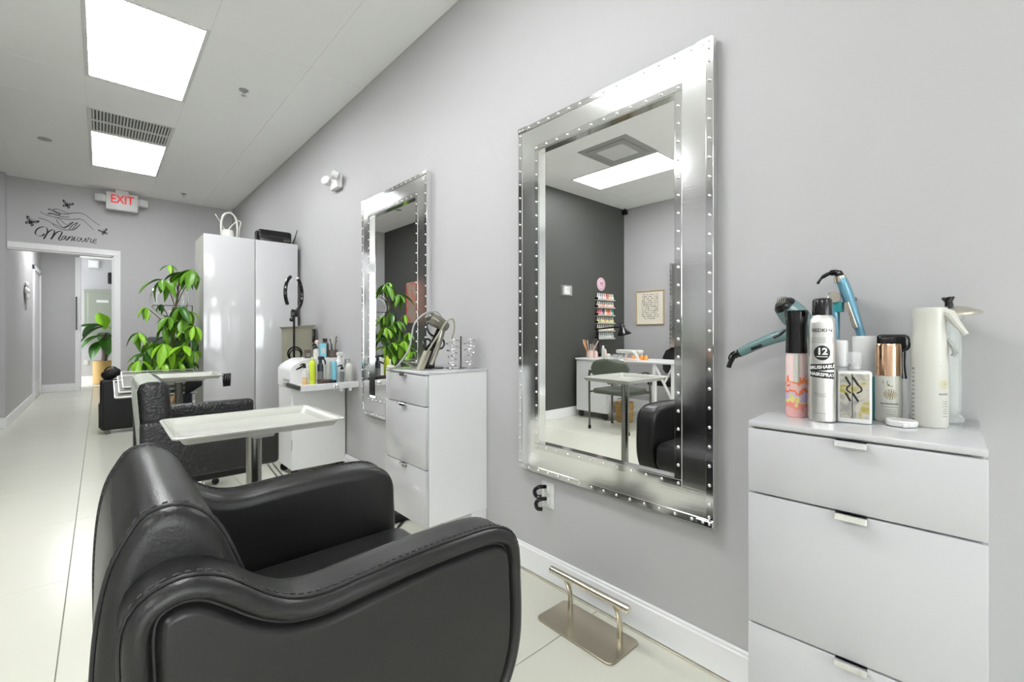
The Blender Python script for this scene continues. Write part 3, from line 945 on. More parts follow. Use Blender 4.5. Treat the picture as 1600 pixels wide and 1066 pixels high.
def tray_trolley(label, loc, rotz=0, z=.74):
    t = thing('tray_trolley', label, 'trolley', loc, rotz, 'salon tray trolleys')
    m = MB()
    tray_mesh(m, -.215, .215, -.172, .172, z)
    m.build('tray', 'tray', t, 50)
    MB().rbox(-.14, .14, -.03, .03, z - .040, z - .024, .004, 1).rbox(-.03, .03, -.11, .11, z - .040, z - .026, .004, 1).build('tray_support', 'grey_pl', t)
    MB().lathe([(.021, .08), (.021, z - .04)], n=20).build('column', mat('satin_column', (.30, .30, .27), .25, 1.0) if 'satin_column' not in bpy.data.materials else bpy.data.materials['satin_column'], t)
    MB().rbox(-.04, .04, -.215, .215, .045, .085, .012, 2).rbox(-.22, .22, -.035, .035, .045, .08, .012, 2).build('base', 'gun', t)
    for dx, dy in ((-.195, 0), (.195, 0), (0, -.19), (0, .19)):
        MB().lathe([(.004, -.008), (.020, -.008), (.022, 0), (.020, .008), (.004, .008)], n=16, mtx=Matrix.Translation((dx, dy, .0225)) @ Matrix.Rotation(PI / 2, 4, 'X')).rbox(dx - .012, dx + .012, dy - .012, dy + .012, .03, .047, .003, 1).build('caster', 'black', t)
    return t
tray_trolley('cream tray on a steel post between the two styling chairs', (.345, 1.545, 0), R(0))
tt = tray_trolley('cream tray trolley with stacked lower trays in front of the plant', (.365, 3.52, 0), 0, .735)
for ch_ in tt.children:
    if ch_.name.startswith('column'):
        ch_.data.materials[0] = M['gun']
for k in range(3):
    mt = Matrix.Translation((-.105 + k * .02, .17 + k * .075, .655 + k * .022)) @ Matrix.Rotation(R(12), 4, 'X')
    fr = MB()
    for (a, b, c, d) in ((-.20, .20, -.175, -.170), (-.20, .20, .170, .175), (-.20, -.195, -.170, .170), (.195, .20, -.170, .170)):
        fr.box(a, b, c, d, -.003, .003, mt)
    f_ = fr.build('tray_rim', 'alu', tt, 0)
    MB().box(-.192, .192, -.167, .167, -.012, -.008, mt).build('tray_floor', 'gun', f_, 0)
MB().prism([(.03, .60), (.12, .66), (.12, .69), (.03, .69)], 'y', -.012, .012).build('bracket', 'black', tt, 0)
t = thing('hair_clips', 'black hair clips hanging from the right end of the far tray', 'hair clips', (.585, 3.46, .735))
for k in range(4):
    mt = Matrix.Translation((.006 + k * .0125, -.03 + k * .006, -.04)) @ Matrix.Rotation(R(-3 + 2 * k), 4, 'Y')
    MB().rbox(-.006, .006, -.007, .007, -.045, .04, .004, 2, mt).build('clip', 'black', t)

# ================================================================== TALL WARDROBE and things on it
t = thing('wardrobe', 'tall white glossy two door wardrobe against the long wall', 'wardrobe', (.957, 4.51, 0))
MB().rbox(-.353, .353, -.19, .21, .06, 1.79, .002, 1).build('body', 'side', t)
for x0, x1 in ((-.353, .0105), (.0155, .353)):
    MB().rbox(x0, x1, -.21, -.191, .06, 1.79, .0025, 2).build('door', 'gloss_w', t)
MB().box(-.34, .34, -.17, .2, 0, .06).build('plinth', 'satin_w', t, 0)
MB().rbox(-.355, .355, -.19, .212, 1.79, 1.793, .001, 1).build('top', 'satin_w', t)
t = thing('looped_ornament', 'white looped tube ornament on top of the wardrobe', 'ornament', (.80, 4.46, 1.793))
MB().lathe([(.05, 0), (.045, .05), (.04, .075), (.01, .08)], n=18).build('base', 'ivory', t)
MB().tube(crom([(-.045, 0, .03), (-.05, 0, .12), (-.03, 0, .20), (.02, 0, .225), (.06, .01, .18), (.07, .01, .09), (.065, .02, 0)], 8), .0075, 8).build('loop', 'ivory', t)
MB().tube(crom([(.0, 0, .07), (.03, .02, .12), (.075, .03, .17), (.10, .03, .16), (.09, .03, .10), (.085, .03, .005)], 8), .005, 8).build('cord', 'ivory', t)
MB().tube(crom([(-.02, 0, .07), (-.05, .01, .13), (-.09, .01, .20)], 6), .003, 6).build('stem', 'ivory', t)
t = thing('travel_bag', 'black zipped case lying on top of the wardrobe', 'bag', (1.165, 4.50, 1.793))
MB().rbox(-.145, .135, -.07, .07, 0, .125, .022, 3).build('shell', 'black', t)
MB().tube([(-.12, -.0712, .064), (.115, -.0712, .064)], .003, 6).build('zip', 'gun', t)
MB().rbox(.06, .12, -.076, -.07, .03, .05, .002, 1).build('badge', 'gun', t)
o = MB().tube([(0, 0, 0), (.02, -.01, .06), (.04, -.02, .14)], [.006, .005, .003], 6).build('tail_comb', 'black')
o.location = (1.285, 4.38, 1.793)
tag(o, 'thin black comb standing at the right end of the wardrobe top', 'comb')

# ================================================================== WHITE TROLLEY with bottles
tr = thing('salon_trolley', 'white salon trolley on casters beside the wardrobe, loaded with bottles', 'trolley', (1.145, 3.43, 0))
MB().rbox(-.185, .185, -.15, .15, .06, .625, .004, 1).build('body', 'satin_w', tr)
hp = [(-.19, .625), (-.19, .735), (-.186, .752), (-.172, .770), (-.14, .792), (-.10, .812), (-.085, .815), (.185, .815), (.185, .625)]
MB().prism(hp, 'y', -.135, .15).build('head', 'satin_w', tr)
MB().prism([(-.155, .742), (-.15, .752), (-.105, .778), (-.085, .784), (-.09, .772), (-.125, .752)], 'y', -.1365, -.134).build('slot', 'black', tr, 0)
MB().rbox(-.192, -.189, -.11, .02, .63, .65, .001, 1).rbox(-.192, -.189, -.11, .02, .66, .68, .001, 1).build('vent', 'grey_pl', tr)
MB().rbox(-.186, -.18, -.15, -.145, .20, .27, .001, 1).build('hinge', 'grey_pl', tr)
sh = MB().rbox(-.195, .19, -.37, -.13, .63, .645, .003, 1).rbox(-.195, .19, -.373, -.362, .62, .662, .003, 1).build('pull_out_shelf', 'satin_w', tr)
MB().rbox(-.213, -.196, -.37, -.12, .632, .66, .002, 1).build('rail', 'gun', tr)
MB().lathe([(.018, 0), (.018, .004), (.012, .006)], n=18, mtx=Matrix.Translation((.03, -.3725, .64)) @ Matrix.Rotation(PI / 2, 4, 'X')).build('badge', 'chrome', tr)
for xx in (.07, .13):
    MB().rbox(xx - .01, xx + .01, -.372, -.36, .60, .622, .002, 1).build('hook', 'satin_w', tr)
for dx in (-.155, .155):
    for dy in (-.12, .12):
        MB().lathe([(.005, -.012), (.026, -.012), (.03, 0), (.026, .012), (.005, .012)], n=16, mtx=Matrix.Translation((dx, dy, .0295)) @ Matrix.Rotation(PI / 2, 4, 'X')).rbox(dx - .016, dx + .016, dy - .016, dy + .016, .04, .062, .003, 1).build('caster', 'black', tr)

def bottle(name, label, cat, x, y, z, prof, m, cap=None, capm='black', group=None, extra=None, n=20):
    t = thing(name, label, cat, (x, y, z), 0, group)
    MB().lathe(prof, n=n).build('body', m, t)
    if cap:
        MB().lathe(cap, n=n).build('cap', capm, t)
    if extra:
        extra(t)
    return t
GB = 'bottles on the white salon trolley'
ZS, ZT = .6455, .8155
def body(r, h, nr=None, nh=0, sh=.012):
    p = [(r * .9, 0), (r, .004), (r, h - sh), (r * .85, h - sh * .35)]
    if nr:
        p += [(nr * 1.1, h), (nr, h + .001), (nr, h + nh)]
    else:
        p += [(r * .3, h)]
    return p
def pump_head(t, h, r=.009, m='black', dirx=-1):
    MB().lathe([(r, h), (r, h + .014), (.004, h + .016), (.004, h + .026)], n=12).tube([(0, 0, h + .026), (dirx * .014, 0, h + .027), (dirx * .03, 0, h + .021)], [.006, .005, .003], 8).build('pump', m, t)
def trigger_head(t, h, r=.012, m='black', s=1.0, dirx=1):
    mb = MB()
    mb.lathe([(r, h), (r, h + .014 * s), (r * .7, h + .02 * s)], n=14)
    mb.rbox(-.016 * s, .026 * s, -.009 * s, .009 * s, h + .018 * s, h + .042 * s, .006 * s, 2, Matrix.Identity(4) if dirx > 0 else Matrix.Rotation(PI, 4, 'Z'))
    mb.tube([(dirx * .02 * s, 0, h + .026 * s), (dirx * .032 * s, 0, h + .01 * s), (dirx * .034 * s, 0, h - .014 * s)], [.006 * s, .005 * s, .004 * s], 8)
    mb.build('trigger_head', m, t)
bottle('pump_bottle', 'slim clear bottle of amber liquid at the left end of the trolley shelf', 'bottle', .99, 3.11, ZS, body(.0165, .115, .008, .008), 'clear', None, group=GB,
       extra=lambda t: (MB().lathe([(.0145, .003), (.0148, .06), (.001, .061)], n=16).build('liquid', 'amber', t), pump_head(t, .122)))
bottle('shampoo_bottle', 'slim white bottle between the amber bottle and the lime bottle', 'bottle', 1.03, 3.17, ZS, body(.014, .12, .008, .006), 'ivory', [(.009, .124), (.009, .15), (.002, .152)], 'plastic_w', GB)
bottle('shampoo_bottle', 'tall lime yellow bottle on the trolley shelf', 'bottle', 1.058, 3.165, ZS, [(.019, 0), (.022, .004), (.022, .03), (.020, .034), (.0225, .04), (.0225, .15), (.015, .163), (.012, .165)], 'lime', [(.012, .163), (.012, .178), (.003, .18)], 'lime', GB)
bottle('spray_bottle', 'dark blue black trigger spray bottle right of the lime bottle', 'bottle', 1.118, 3.19, ZS, body(.02, .145, .01, .006, .02), 'navy', None, group=GB,
       extra=lambda t: (trigger_head(t, .15, .011, 'navy'), MB().lathe([(.0203, .03), (.0203, .09)], n=16).build('label_band', 'greyprint', t)))
bottle('cream_tube', 'white cream tube standing between the dark spray bottle and the blue tube', 'tube', 1.172, 3.2, ZS, [(.013, 0), (.013, .02), (.017, .025), (.02, .15), (.019, .157), (.001, .158)], 'ivory', group=GB)
bottle('shampoo_bottle', 'sky blue tube in the front row of the trolley shelf', 'bottle', 1.212, 3.19, ZS, [(.017, 0), (.0175, .02), (.018, .15), (.017, .153), (.001, .154)], 'sky', group=GB)
t = thing('mixing_bowl', 'small brown tint bowl at the front of the trolley shelf', 'bowl', (1.115, 3.115, ZS))
MB().lathe([(.026, 0), (.031, .003), (.044, .035), (.045, .037), (.042, .037), (.029, .008), (.001, .006)], n=28).build('bowl', 'brown', t)
MB().rbox(.040, .054, -.008, .008, .030, .037, .003, 1).build('tab', 'brown', t)
bottle('pump_bottle', 'small clear and dark pump bottle at the front right of the trolley shelf', 'bottle', 1.232, 3.10, ZS, [(.02, 0), (.022, .003), (.022, .095), (.012, .102)], 'clear', [(.0165, .004), (.0165, .09), (.001, .091)], 'navy', GB, extra=lambda t: pump_head(t, .102, .011))
bottle('pump_bottle', 'rounded ivory bottle with a grey pump at the right end of the trolley shelf', 'bottle', 1.295, 3.13, ZS, [(.024, 0), (.028, .006), (.028, .11), (.022, .13), (.010, .14), (.009, .146)], 'ivory', group=GB, extra=lambda t: pump_head(t, .145, .009, 'grey_pl'))
bottle('spray_bottle', 'white trigger spray bottle at the back right of the trolley shelf', 'bottle', 1.258, 3.22, ZS, body(.025, .165, .012, .008, .035), 'plastic_w', None, group=GB, extra=lambda t: trigger_head(t, .17, .013, 'plastic_w', 1.1))
o = MB().rbox(-.02, .02, -.015, .015, 0, .03, .008, 2).build('hair_clip', 'black')
o.location = (1.185, 3.14, ZS)
tag(o, 'small black clip lying beside the brown bowl', 'hair clip')
t = thing('product_box', 'upright sky blue carton on the raised trolley head', 'box', (1.215, 3.42, ZT))
MB().rbox(-.022, .022, -.018, .018, 0, .105, .002, 1).build('carton', 'sky', t)
MB().box(-.015, .015, -.0186, -.018, .03, .07).build('label_panel', 'ivory', t, 0)
bottle('pump_bottle', 'white pump bottle with a black head left of the blue carton', 'bottle', 1.162, 3.40, ZT, body(.02, .065, .009, .006), 'ivory', group=GB, extra=lambda t: pump_head(t, .07, .011))
bottle('toner_bottle', 'bottle with a round pink cap behind the blue carton', 'bottle', 1.195, 3.48, ZT, body(.015, .095, .009, .005), 'ivory', [(.002, .098), (.012, .101), (.0165, .114), (.012, .127), (.001, .131)], 'pinkp', GB)
t = thing('product_box', 'small dark brown carton at the left of the trolley head', 'box', (1.115, 3.44, ZT))
MB().rbox(-.02, .02, -.016, .016, 0, .06, .002, 1).build('carton', 'brown', t)
MB().box(-.014, .014, -.0166, -.016, .012, .036).build('label_panel', 'greyprint', t, 0)
bottle('treatment_bottle', 'dark amber bottle at the back of the trolley head', 'bottle', 1.262, 3.50, ZT, body(.026, .11, .014, .006), 'brown', [(.016, .115), (.016, .14), (.002, .142)], 'black', GB)
t = thing('brush_jar', 'dark jar full of tint brushes and combs at the right of the trolley head', 'jar', (1.293, 3.42, ZT))
MB().lathe([(.03, 0), (.033, .003), (.033, .055), (.030, .055), (.030, .005), (.001, .005)], n=20).build('jar', 'brown', t)
random.seed(3)
for k in range(9):
    a, l = random.uniform(0, 6.28), random.uniform(.09, .17)
    top = Vector((math.cos(a) * .026, math.sin(a) * .02, l))
    MB().tube([(math.cos(a) * .012, math.sin(a) * .012, .006), top * .75 + Vector((0, 0, .01)), top], [.0028, .003, .0045], 6).build('brush', ['ivory', 'black', 'nickel', 'brown'][k % 4], t)

# ring light on stand, taupe bin
t = thing('ring_light', 'black folding ring light on a slim stand behind the trolley', 'ring light', (1.10, 3.70, 0))
ang = R(48)
def ringpt(a, r=.135, cz=1.30):
    v = Vector((r * math.cos(a), 0, r * math.sin(a)))
    return Matrix.Rotation(ang, 3, 'Z') @ v + Vector((0, 0, cz))
MB().tube([ringpt(R(a)) for a in range(-100, 75, 7)], .013, 8).tube([ringpt(R(a)) for a in range(115, 226, 7)], .013, 8).build('ring', 'black', t)
MB().tube([(0, 0, .02), (0, 0, 1.17)], .008, 10).build('pole', 'black', t)
MB().rbox(-.022, .022, -.018, .018, 1.12, 1.165, .005, 2).ball((-.02, -.01, 1.10), .017, 8).build('clamp', 'black', t)
MB().tube([(.05 * math.cos(a), -.02, .84 + .05 * math.sin(a)) for a in [k * PI / 10 for k in range(20)]], .006, 6, closed=True).tube([(.042 * math.cos(a), -.03, .83 + .042 * math.sin(a)) for a in [k * PI / 10 for k in range(20)]], .005, 6, closed=True).build('coiled_cable', 'black', t)
for k in range(3):
    a = 2 * PI * k / 3 + 2.4
    MB().tube([(0, 0, .15), (.10 * math.cos(a), .10 * math.sin(a), .01)], .007, 8).build('leg', 'black', t)
t = thing('tall_bin', 'tall taupe bin with a tapered body behind the ring light', 'bin', (1.20, 3.95, 0))
MB().loft([[(x * .085, y * .06, 0) for x, y in ((-1, -1), (1, -1), (1, 1), (-1, 1))], [(x * .10, y * .075, 1.03) for x, y in ((-1, -1), (1, -1), (1, 1), (-1, 1))]]).build('body', 'taupe', t, 0)
MB().loft([[(x * .10 + .0, y * .075, 1.03) for x, y in ((-1, -1), (1, -1), (1, 1), (-1, 1))], [(x * .115, y * .09, 1.045 + .02 * (x > 0)) for x, y in ((-1, -1), (1, -1), (1, 1), (-1, 1))]]).build('rim', 'taupe', t, 0)
MB().rbox(.09, .112, -.095, -.078, .92, 1.03, .006, 2).build('handle', 'black', t)

# ================================================================== PLANTS
def leaf_mesh(L, Wd, droop, name='leaf', m='leaf'):
    mb = MB()
    N = 8
    vs, fs = [], []
    for i in range(N + 1):
        s = i / N
        wd = Wd * max(.02, math.sin(PI * min(1, s * .97 + .03))) ** .9 * (.6 + .6 * s)
        zc = -droop * s * s * L
        for k, u in enumerate((-1, -.5, 0, .5, 1)):
            vs.append((s * L, u * wd / 2, zc + abs(u) * wd * .22))
    for i in range(N):
        for k in range(4):
            fs.append((i * 5 + k, i * 5 + k + 1, (i + 1) * 5 + k + 1, (i + 1) * 5 + k))
    off = len(vs)
    vs2 = [(x, y, z - .0012) for x, y, z in vs]
    mb.add(vs + vs2, fs + [tuple(i + off for i in f[::-1]) for f in fs])
    me = mb.mesh(name, 80)
    me.materials.append(M[m])
    return me
plant = thing('money_tree', 'money tree with braided trunk and bright green leaves beside the wardrobe', 'plant', (.39, 4.36, 0))
MB().lathe([(.10, 0), (.13, .02), (.15, .30), (.155, .31), (.14, .31), (.13, .27), (.001, .27)], n=28).build('pot', 'pot', plant)
MB().lathe([(.135, .27), (.12, .28), (.001, .285)], n=20).build('soil', 'soil', plant)
for k in range(3):
    pts = []
    for i in range(40):
        s = i / 39
        a = 2 * PI * (s * 2.2 + k / 3)
        rr_ = .020 - .006 * s
        pts.append((.015 + rr_ * math.cos(a), rr_ * math.sin(a), .26 + .44 * s))
    MB().tube(pts, [.017 - .005 * i / 39 for i in range(40)], 8).build('braided_trunk', 'bark', plant)
MB().tube([(-.07, -.03, .585), (.06, -.035, .58)], .007, 6).build('plant_tie', 'orange', plant)
random.seed(11)
clusters = [(.52, 1.49, -.10, 1.3, 0), (.345, 1.40, -.05, 1.2, 0), (.40, 1.53, .06, .6, 1), (.46, 1.47, -.05, 1.15, 2), (.455, 1.20, -.08, 1.0, 2), (.25, 1.19, .0, .65, 1), (.345, 1.22, .04, .45, 2), (.46, 1.10, -.1, 1.05, 0),
            (.53, 1.05, -.14, 1.0, 1), (.37, 1.05, -.06, 1.0, 0), (.21, 1.0, -.02, .85, 1), (.345, .92, -.16, 1.15, 1), (.47, .90, -.14, 1.1, 1), (.23, .85, -.05, .9, 2),
            (.205, .80, -.12, .9, 1), (.28, .80, .05, 1.0, 0), (.53, .86, -.12, .95, 1), (.42, .82, -.05, 1.0, 0), (.33, .78, -.17, .9, 1), (.50, 1.0, .05, .9, 2), (.40, .98, .10, .95, 2), (.30, .70, -.02, .7, 0), (.43, 1.13, .1, .9, 1), (.53, .95, -.05, .9, 2), (.29, .93, .02, .9, 0), (.44, .78, -.12, .9, 1), (.52, .78, -.06, .85, 2), (.38, 1.12, -.1, .8, 0), (.50, 1.17, -.02, .85, 1), (.54, 1.44, -.13, .7, 0)]
lm = {}
for q in range(3):
    for v in range(3):
        lm[q, v] = leaf_mesh(.135, .046 + .005 * v, .3 + .25 * v, 'leaf', ('leaf', 'leaf2', 'leaf3')[q])
for ci, (x, z, dy, sc, q) in enumerate(clusters):
    c = Vector((x - .39, dy, z))
    root = Vector((.015 + random.uniform(-.012, .012), random.uniform(-.012, .012), max(.66, z - .20 - .1 * random.random())))
    if z > 1.15:
        root = Vector((.02 + (z - 1.15) * .1, 0, z - .22))
    mid = (root + c) / 2 + Vector((0, 0, .03))
    MB().tube(crom([root, mid, c], 5), [.0035] * 10 + [.002], 6).build('leaf_stalk', 'stem' if z > 1.1 else 'leaf', plant)
    nl = 6 if sc > .7 else 4
    a0 = random.uniform(0, 2 * PI)
    for k in range(nl + (1 if sc > 1 else 0)):
        a = a0 + 2 * PI * k / (nl + (1 if sc > 1 else 0)) + random.uniform(-.2, .2)
        o = put('leaf', lm[q if random.random() > .25 else 0, random.randrange(3)], plant)
        s = sc * random.uniform(.85, 1.12)
        if math.cos(a) > .05:
            s = max(.3, min(s, (.202 - c.x) / (.135 * math.cos(a))))
        o.matrix_local = Matrix.Translation(c) @ Matrix.Rotation(a, 4, 'Z') @ Matrix.Rotation(R(random.uniform(8, 48)), 4, 'Y') @ Matrix.Rotation(random.uniform(-.3, .3), 4, 'X') @ Matrix.Scale(s, 4)
MB().tube(crom([(.02, 0, .66), (.03, .01, .85), (.02, 0, 1.05), (.05, 0, 1.25), (.065, -.02, 1.45)], 8), .006, 8).build('stem', 'stem', plant)
MB().tube(crom([(.01, 0, .66), (-.02, .02, .85), (-.01, .01, 1.02), (.03, 0, 1.2)], 8), .006, 8).build('stem', 'stem', plant)
t = thing('hoop_stand', 'clear and chrome hoop stand behind the money tree', 'stand', (.45, 4.62, 0))
MB().tube([(.125 * math.cos(a) - .03, 0, 1.27 + .14 * math.sin(a)) for a in [2 * PI * k / 36 for k in range(36)]], .006, 8, closed=True).build('hoop', 'chrome', t)
MB().tube([(.09 * math.cos(a) - .03, .01, 1.27 + .10 * math.sin(a)) for a in [2 * PI * k / 36 for k in range(36)]], .01, 8, closed=True).build('inner_hoop', 'clear', t)
MB().tube([(0, 0, .02), (0, 0, 1.42)], .006, 8).build('pole', 'chrome', t)
MB().tube([(-.15, 0, 1.22), (.12, 0, 1.225), (.12, 0, .7)], .004, 6).build('side_arm', 'black', t)
MB().lathe([(.12, 0), (.12, .012), (.02, .02)], n=24).build('base', 'black', t)
t = thing('folded_chair', 'black folded chair leaning behind the money tree', 'chair', (.47, 4.86, 0))
mt = Matrix.Rotation(R(-6), 4, 'X')
MB().rbox(-.17, .13, -.02, .02, .02, .97, .012, 2, mt).build('seat_panel', 'navy', t)
MB().rbox(-.18, .14, .022, .05, .05, .66, .01, 2, mt).build('backrest', 'black', t)

sc_ = thing('rolling_case', 'black rolling salon case standing on the floor by the end wall', 'case', (.20, 6.08, 0))
MB().rbox(-.205, .205, -.10, .10, .035, .53, .03, 4).build('shell', 'blackm', sc_)
MB().rbox(-.215, -.195, -.07, .07, .06, .30, .008, 2).build('side_pocket', 'black', sc_)
MB().tube([(-.19, -.101, .06), (-.19, -.101, .49), (-.17, -.101, .515), (.19, -.101, .515)], .003, 6).build('piping', 'black', sc_)
for dx in (-.15, .15):
    MB().rbox(dx - .02, dx + .02, -.09, -.05, 0, .04, .004, 1).build('foot', 'gun', sc_)
t = thing('soft_bag', 'black soft bag slumped on top of the rolling case', 'bag', (.08, 6.10, .53))
m = MB().ball((0, 0, .055), .075, 12, (1.0, .9, .75))
m.v = [(x * (1 + .08 * math.sin(9 * z + 5 * y)), y, max(0.0005, z + .012 * math.sin(30 * x))) for x, y, z in m.v]
m.build('pouch', 'blackm', t, 80)
MB().tube(crom([(-.05, 0, .09), (-.02, -.02, .125), (.03, -.02, .12), (.05, 0, .085)], 6), .006, 8).build('strap', 'black', t)

# hallway plant and fittings
pl = thing('potted_palm', 'small split leaf plant in a tan basket at the end of the hallway', 'plant', (.045, 12.0, 0))
MB().lathe([(.14, 0), (.155, .01), (.16, .44), (.15, .45), (.135, .44), (.13, .40), (.001, .40)], n=24).build('basket', 'wicker', pl)
MB().tube(crom([(0, 0, .39), (.02, 0, .6), (0, 0, .85), (.02, 0, 1.0)], 6), [.05] * 10 + [.035] * 9, 8).build('trunk', 'brown', pl)
lf1, lf2 = leaf_mesh(.42, .24, .55, 'leaf', 'leaf3'), leaf_mesh(.40, .26, .3, 'leaf', 'leaf2')
for k, (a, el, me, zz) in enumerate(((200, 10, lf1, .95), (170, 15, lf1, 1.12), (230, 25, lf1, .85), (330, 10, lf1, .95), (20, 15, lf1, 1.12), (280, 20, lf1, .9), (250, -70, lf2, 1.05), (310, 5, lf2, 1.1), (90, 10, lf1, 1.0), (140, 0, lf1, 1.15), (200, -25, lf1, 1.1))):
    o = put('leaf', me, pl)
    o.matrix_local = Matrix.Translation((.01, 0, zz)) @ Matrix.Rotation(R(a), 4, 'Z') @ Matrix.Rotation(R(el), 4, 'Y')
t = thing('electrical_panel', 'grey electrical panel on the far hallway wall', 'electrical panel', (.12, 12.428, .80))
MB().rbox(-.37, .37, -.05, 0, 0, 1.06, .006, 1).build('box', 'panelgrey', t)
MB().rbox(-.31, .34, -.058, -.05, .05, 1.0, .004, 1).build('door', 'panelgrey', t)
MB().box(-.18, -.0, -.0595, -.058, .81, .86).build('label_plate', 'plastic_w', t, 0)
t = thing('wall_speaker', 'small dark speaker high on the far hallway wall', 'speaker', (.24, 12.45, 2.0))
MB().rbox(-.13, .13, -.10, 0, 0, .23, .02, 2).build('cabinet', 'blackm', t)
MB().box(-.11, .11, -.104, -.1, .02, .21).build('grille', 'black', t, 0)
t = thing('wall_box', 'small white square box near the hallway ceiling', 'wall box', (-.10, 12.45, 2.38))
t.location.z = 2.31
MB().rbox(-.075, .075, -.035, 0, 0, .15, .006, 1).build('cover', 'plastic_w', t)
MB().box(-.05, .05, -.037, -.035, .03, .12).build('face', 'trim', t, 0)
t = thing('hall_outlet', 'white outlet low on the far hallway wall', 'outlet', (-.21, 12.45, .40))
MB().rbox(-.035, .035, -.008, 0, -.055, .055, .003, 1).build('cover_plate', 'ivory', t)
for zz in (-.022, .022):
    MB().rbox(-.015, .015, -.012, -.007, zz - .013, zz + .013, .003, 1).build('socket', 'plastic_w', t)
t = thing('wall_flower', 'white flower shaped wall ornament on the hallway left wall', 'ornament', (-.74, 8.75, 1.55))
for k in range(6):
    a = 2 * PI * k / 6
    MB().ball((.02, .085 * math.cos(a), .085 * math.sin(a)), .05, 8, (.35, 1, 1)).build('petal', 'plastic_w', t)
MB().ball((.03, 0, 0), .035, 8, (.6, 1, 1)).build('centre', 'plastic_w', t)
MB().tube([(.015, 0, -.1), (.015, .02, -.25)], .012, 8).build('stem', 'plastic_w', t)

# ================================================================== FOOTREST
t = thing('footrest', 'brushed steel footrest bar on a flat plate beside the baseboard', 'footrest', (1.205, .96, 0))
m = MB()
bm = bmesh.new()
def rrect(x0, x1, y0, y1, r, n=6):
    out = []
    for (cx, cy, a0) in ((x1 - r, y1 - r, 0), (x0 + r, y1 - r, 90), (x0 + r, y0 + r, 180), (x1 - r, y0 + r, 270)):
        for k in range(n + 1):
            a = R(a0 + 90 * k / n)
            out.append((cx + r * math.cos(a), cy + r * math.sin(a)))
    return out
bm.free()
q1 = rrect(-.08, .08, -.158, .158, .022)
q2 = rrect(-.078, .078, -.156, .156, .021)
MB().loft([[(x, y, 0) for x, y in q1], [(x, y, .005) for x, y in q1], [(x, y, .007) for x, y in q2]]).build('plate', 'brushed', t)
for yy in (-.105, .105):
    MB().tube(crom([(.045, yy, .006), (.046, yy, .05), (.036, yy, .095), (.012, yy, .135)], 6), .0095, 12).build('post', 'nickel', t)
MB().tube([(.008, -.165, .14), (.008, -.158, .14), (.008, .158, .14), (.008, .165, .14)], [.0115, .0125, .0125, .0115], 16).build('bar', 'nickel', t)

# ================================================================== PRODUCTS ON THE NEAR CABINET
ZC = .8205
GC = 'hair products on the near cabinet'
def face(x, y):
    return math.atan2(-y, -x)
# pink spray bottle
t = thing('spray_bottle', 'pink translucent spray bottle with a black trigger top, leftmost on the near cabinet', 'bottle', (1.108, .31, ZC), 0, GC)
MB().lathe([(.019, 0), (.0205, .004), (.0205, .125), (.019, .135), (.017, .14)], n=28).build('body', bands_mat('pink_wrap', [(0, (.78, .42, .40)), (.12, (.80, .30, .24)), (.22, (.74, .66, .24)), (.28, (.62, .48, .66)), (.36, (.80, .20, .09)), (.44, (.80, .50, .46)), (.52, (.80, .22, .08)), (.58, (.84, .60, .58)), (.66, (.80, .62, .60))], 'Z', .03, .17, .15, .06), t)
fa = face(1.108, .31)
MB().lathe([(.0055, .075), (.0055, .135)], (.019 * math.cos(fa), .019 * math.sin(fa), 0), 10).build('dip_tube', 'ivory', t)
MB().lathe([(.0205, .136), (.0195, .17), (.019, .19), (.0225, .222), (.0215, .227), (.001, .228)], n=28).rbox(-.034, -.015, -.006, .006, .165, .215, .005, 2, Matrix.Rotation(fa + PI + 2.6, 4, 'Z')).build('spray_top', 'black', t)
# hairspray
hx, hy = 1.09, .259
t = thing('hairspray_can', 'tall silver hairspray can with black cap and a black 12 badge', 'can', (hx, hy, ZC), 0, GC)
RR = .0235
MB().lathe([(.021, 0), (.0235, .003), (.0235, .198), (.0225, .206), (.018, .213), (.0165, .216)], n=40).build('can', 'alu', t)
MB().lathe([(.0172, .214), (.0172, .244), (.015, .249), (.001, .2495)], n=32).build('cap', 'black', t)
fa = face(hx, hy)
m = MB()
wrap(m, text_geo('REDKEN', .0098, offset=.0001), RR + .0009, .184, fa)
m.build('brand_lettering', 'ink', t, 0)
m = MB()
wrap_disc(m, .0148, RR + .0003, .139, fa)
m.build('badge', 'ink', t, 0)
m = MB()
wrap(m, text_geo('12', .0185, offset=.0008), RR + .0012, .1415, fa)
wrap_rect(m, .019, .0017, RR + .0008, .1315, fa)
m.build('badge_number', 'plastic_w', t, 0, 'white number 12')
m = MB()
wrap_rect(m, .047, .0135, RR + .0003, .1105, fa, .10)
wrap_rect(m, .047, .0135, RR + .0003, .0955, fa, -.08)
m.build('name_bands', 'ink', t, 0)
m = MB()
wrap(m, text_geo('BRUSHABLE', .0092, offset=.0004), RR + .0011, .1105, fa, .10)
wrap(m, text_geo('HAIRSPRAY', .0092, offset=.0004), RR + .0011, .0955, fa, -.08)
m.build('name_lettering', 'plastic_w', t, 0, 'white lettering BRUSHABLE HAIRSPRAY')
m = MB()
for zz, ww in ((.169, .042), (.166, .042), (.163, .042), (.160, .042), (.0575, .030), (.0545, .026), (.0515, .016), (.018, .026)):
    wrap_rect(m, ww, .0008, RR + .0003, zz, fa)
m.build('fine_print', 'greyprint', t, 0)
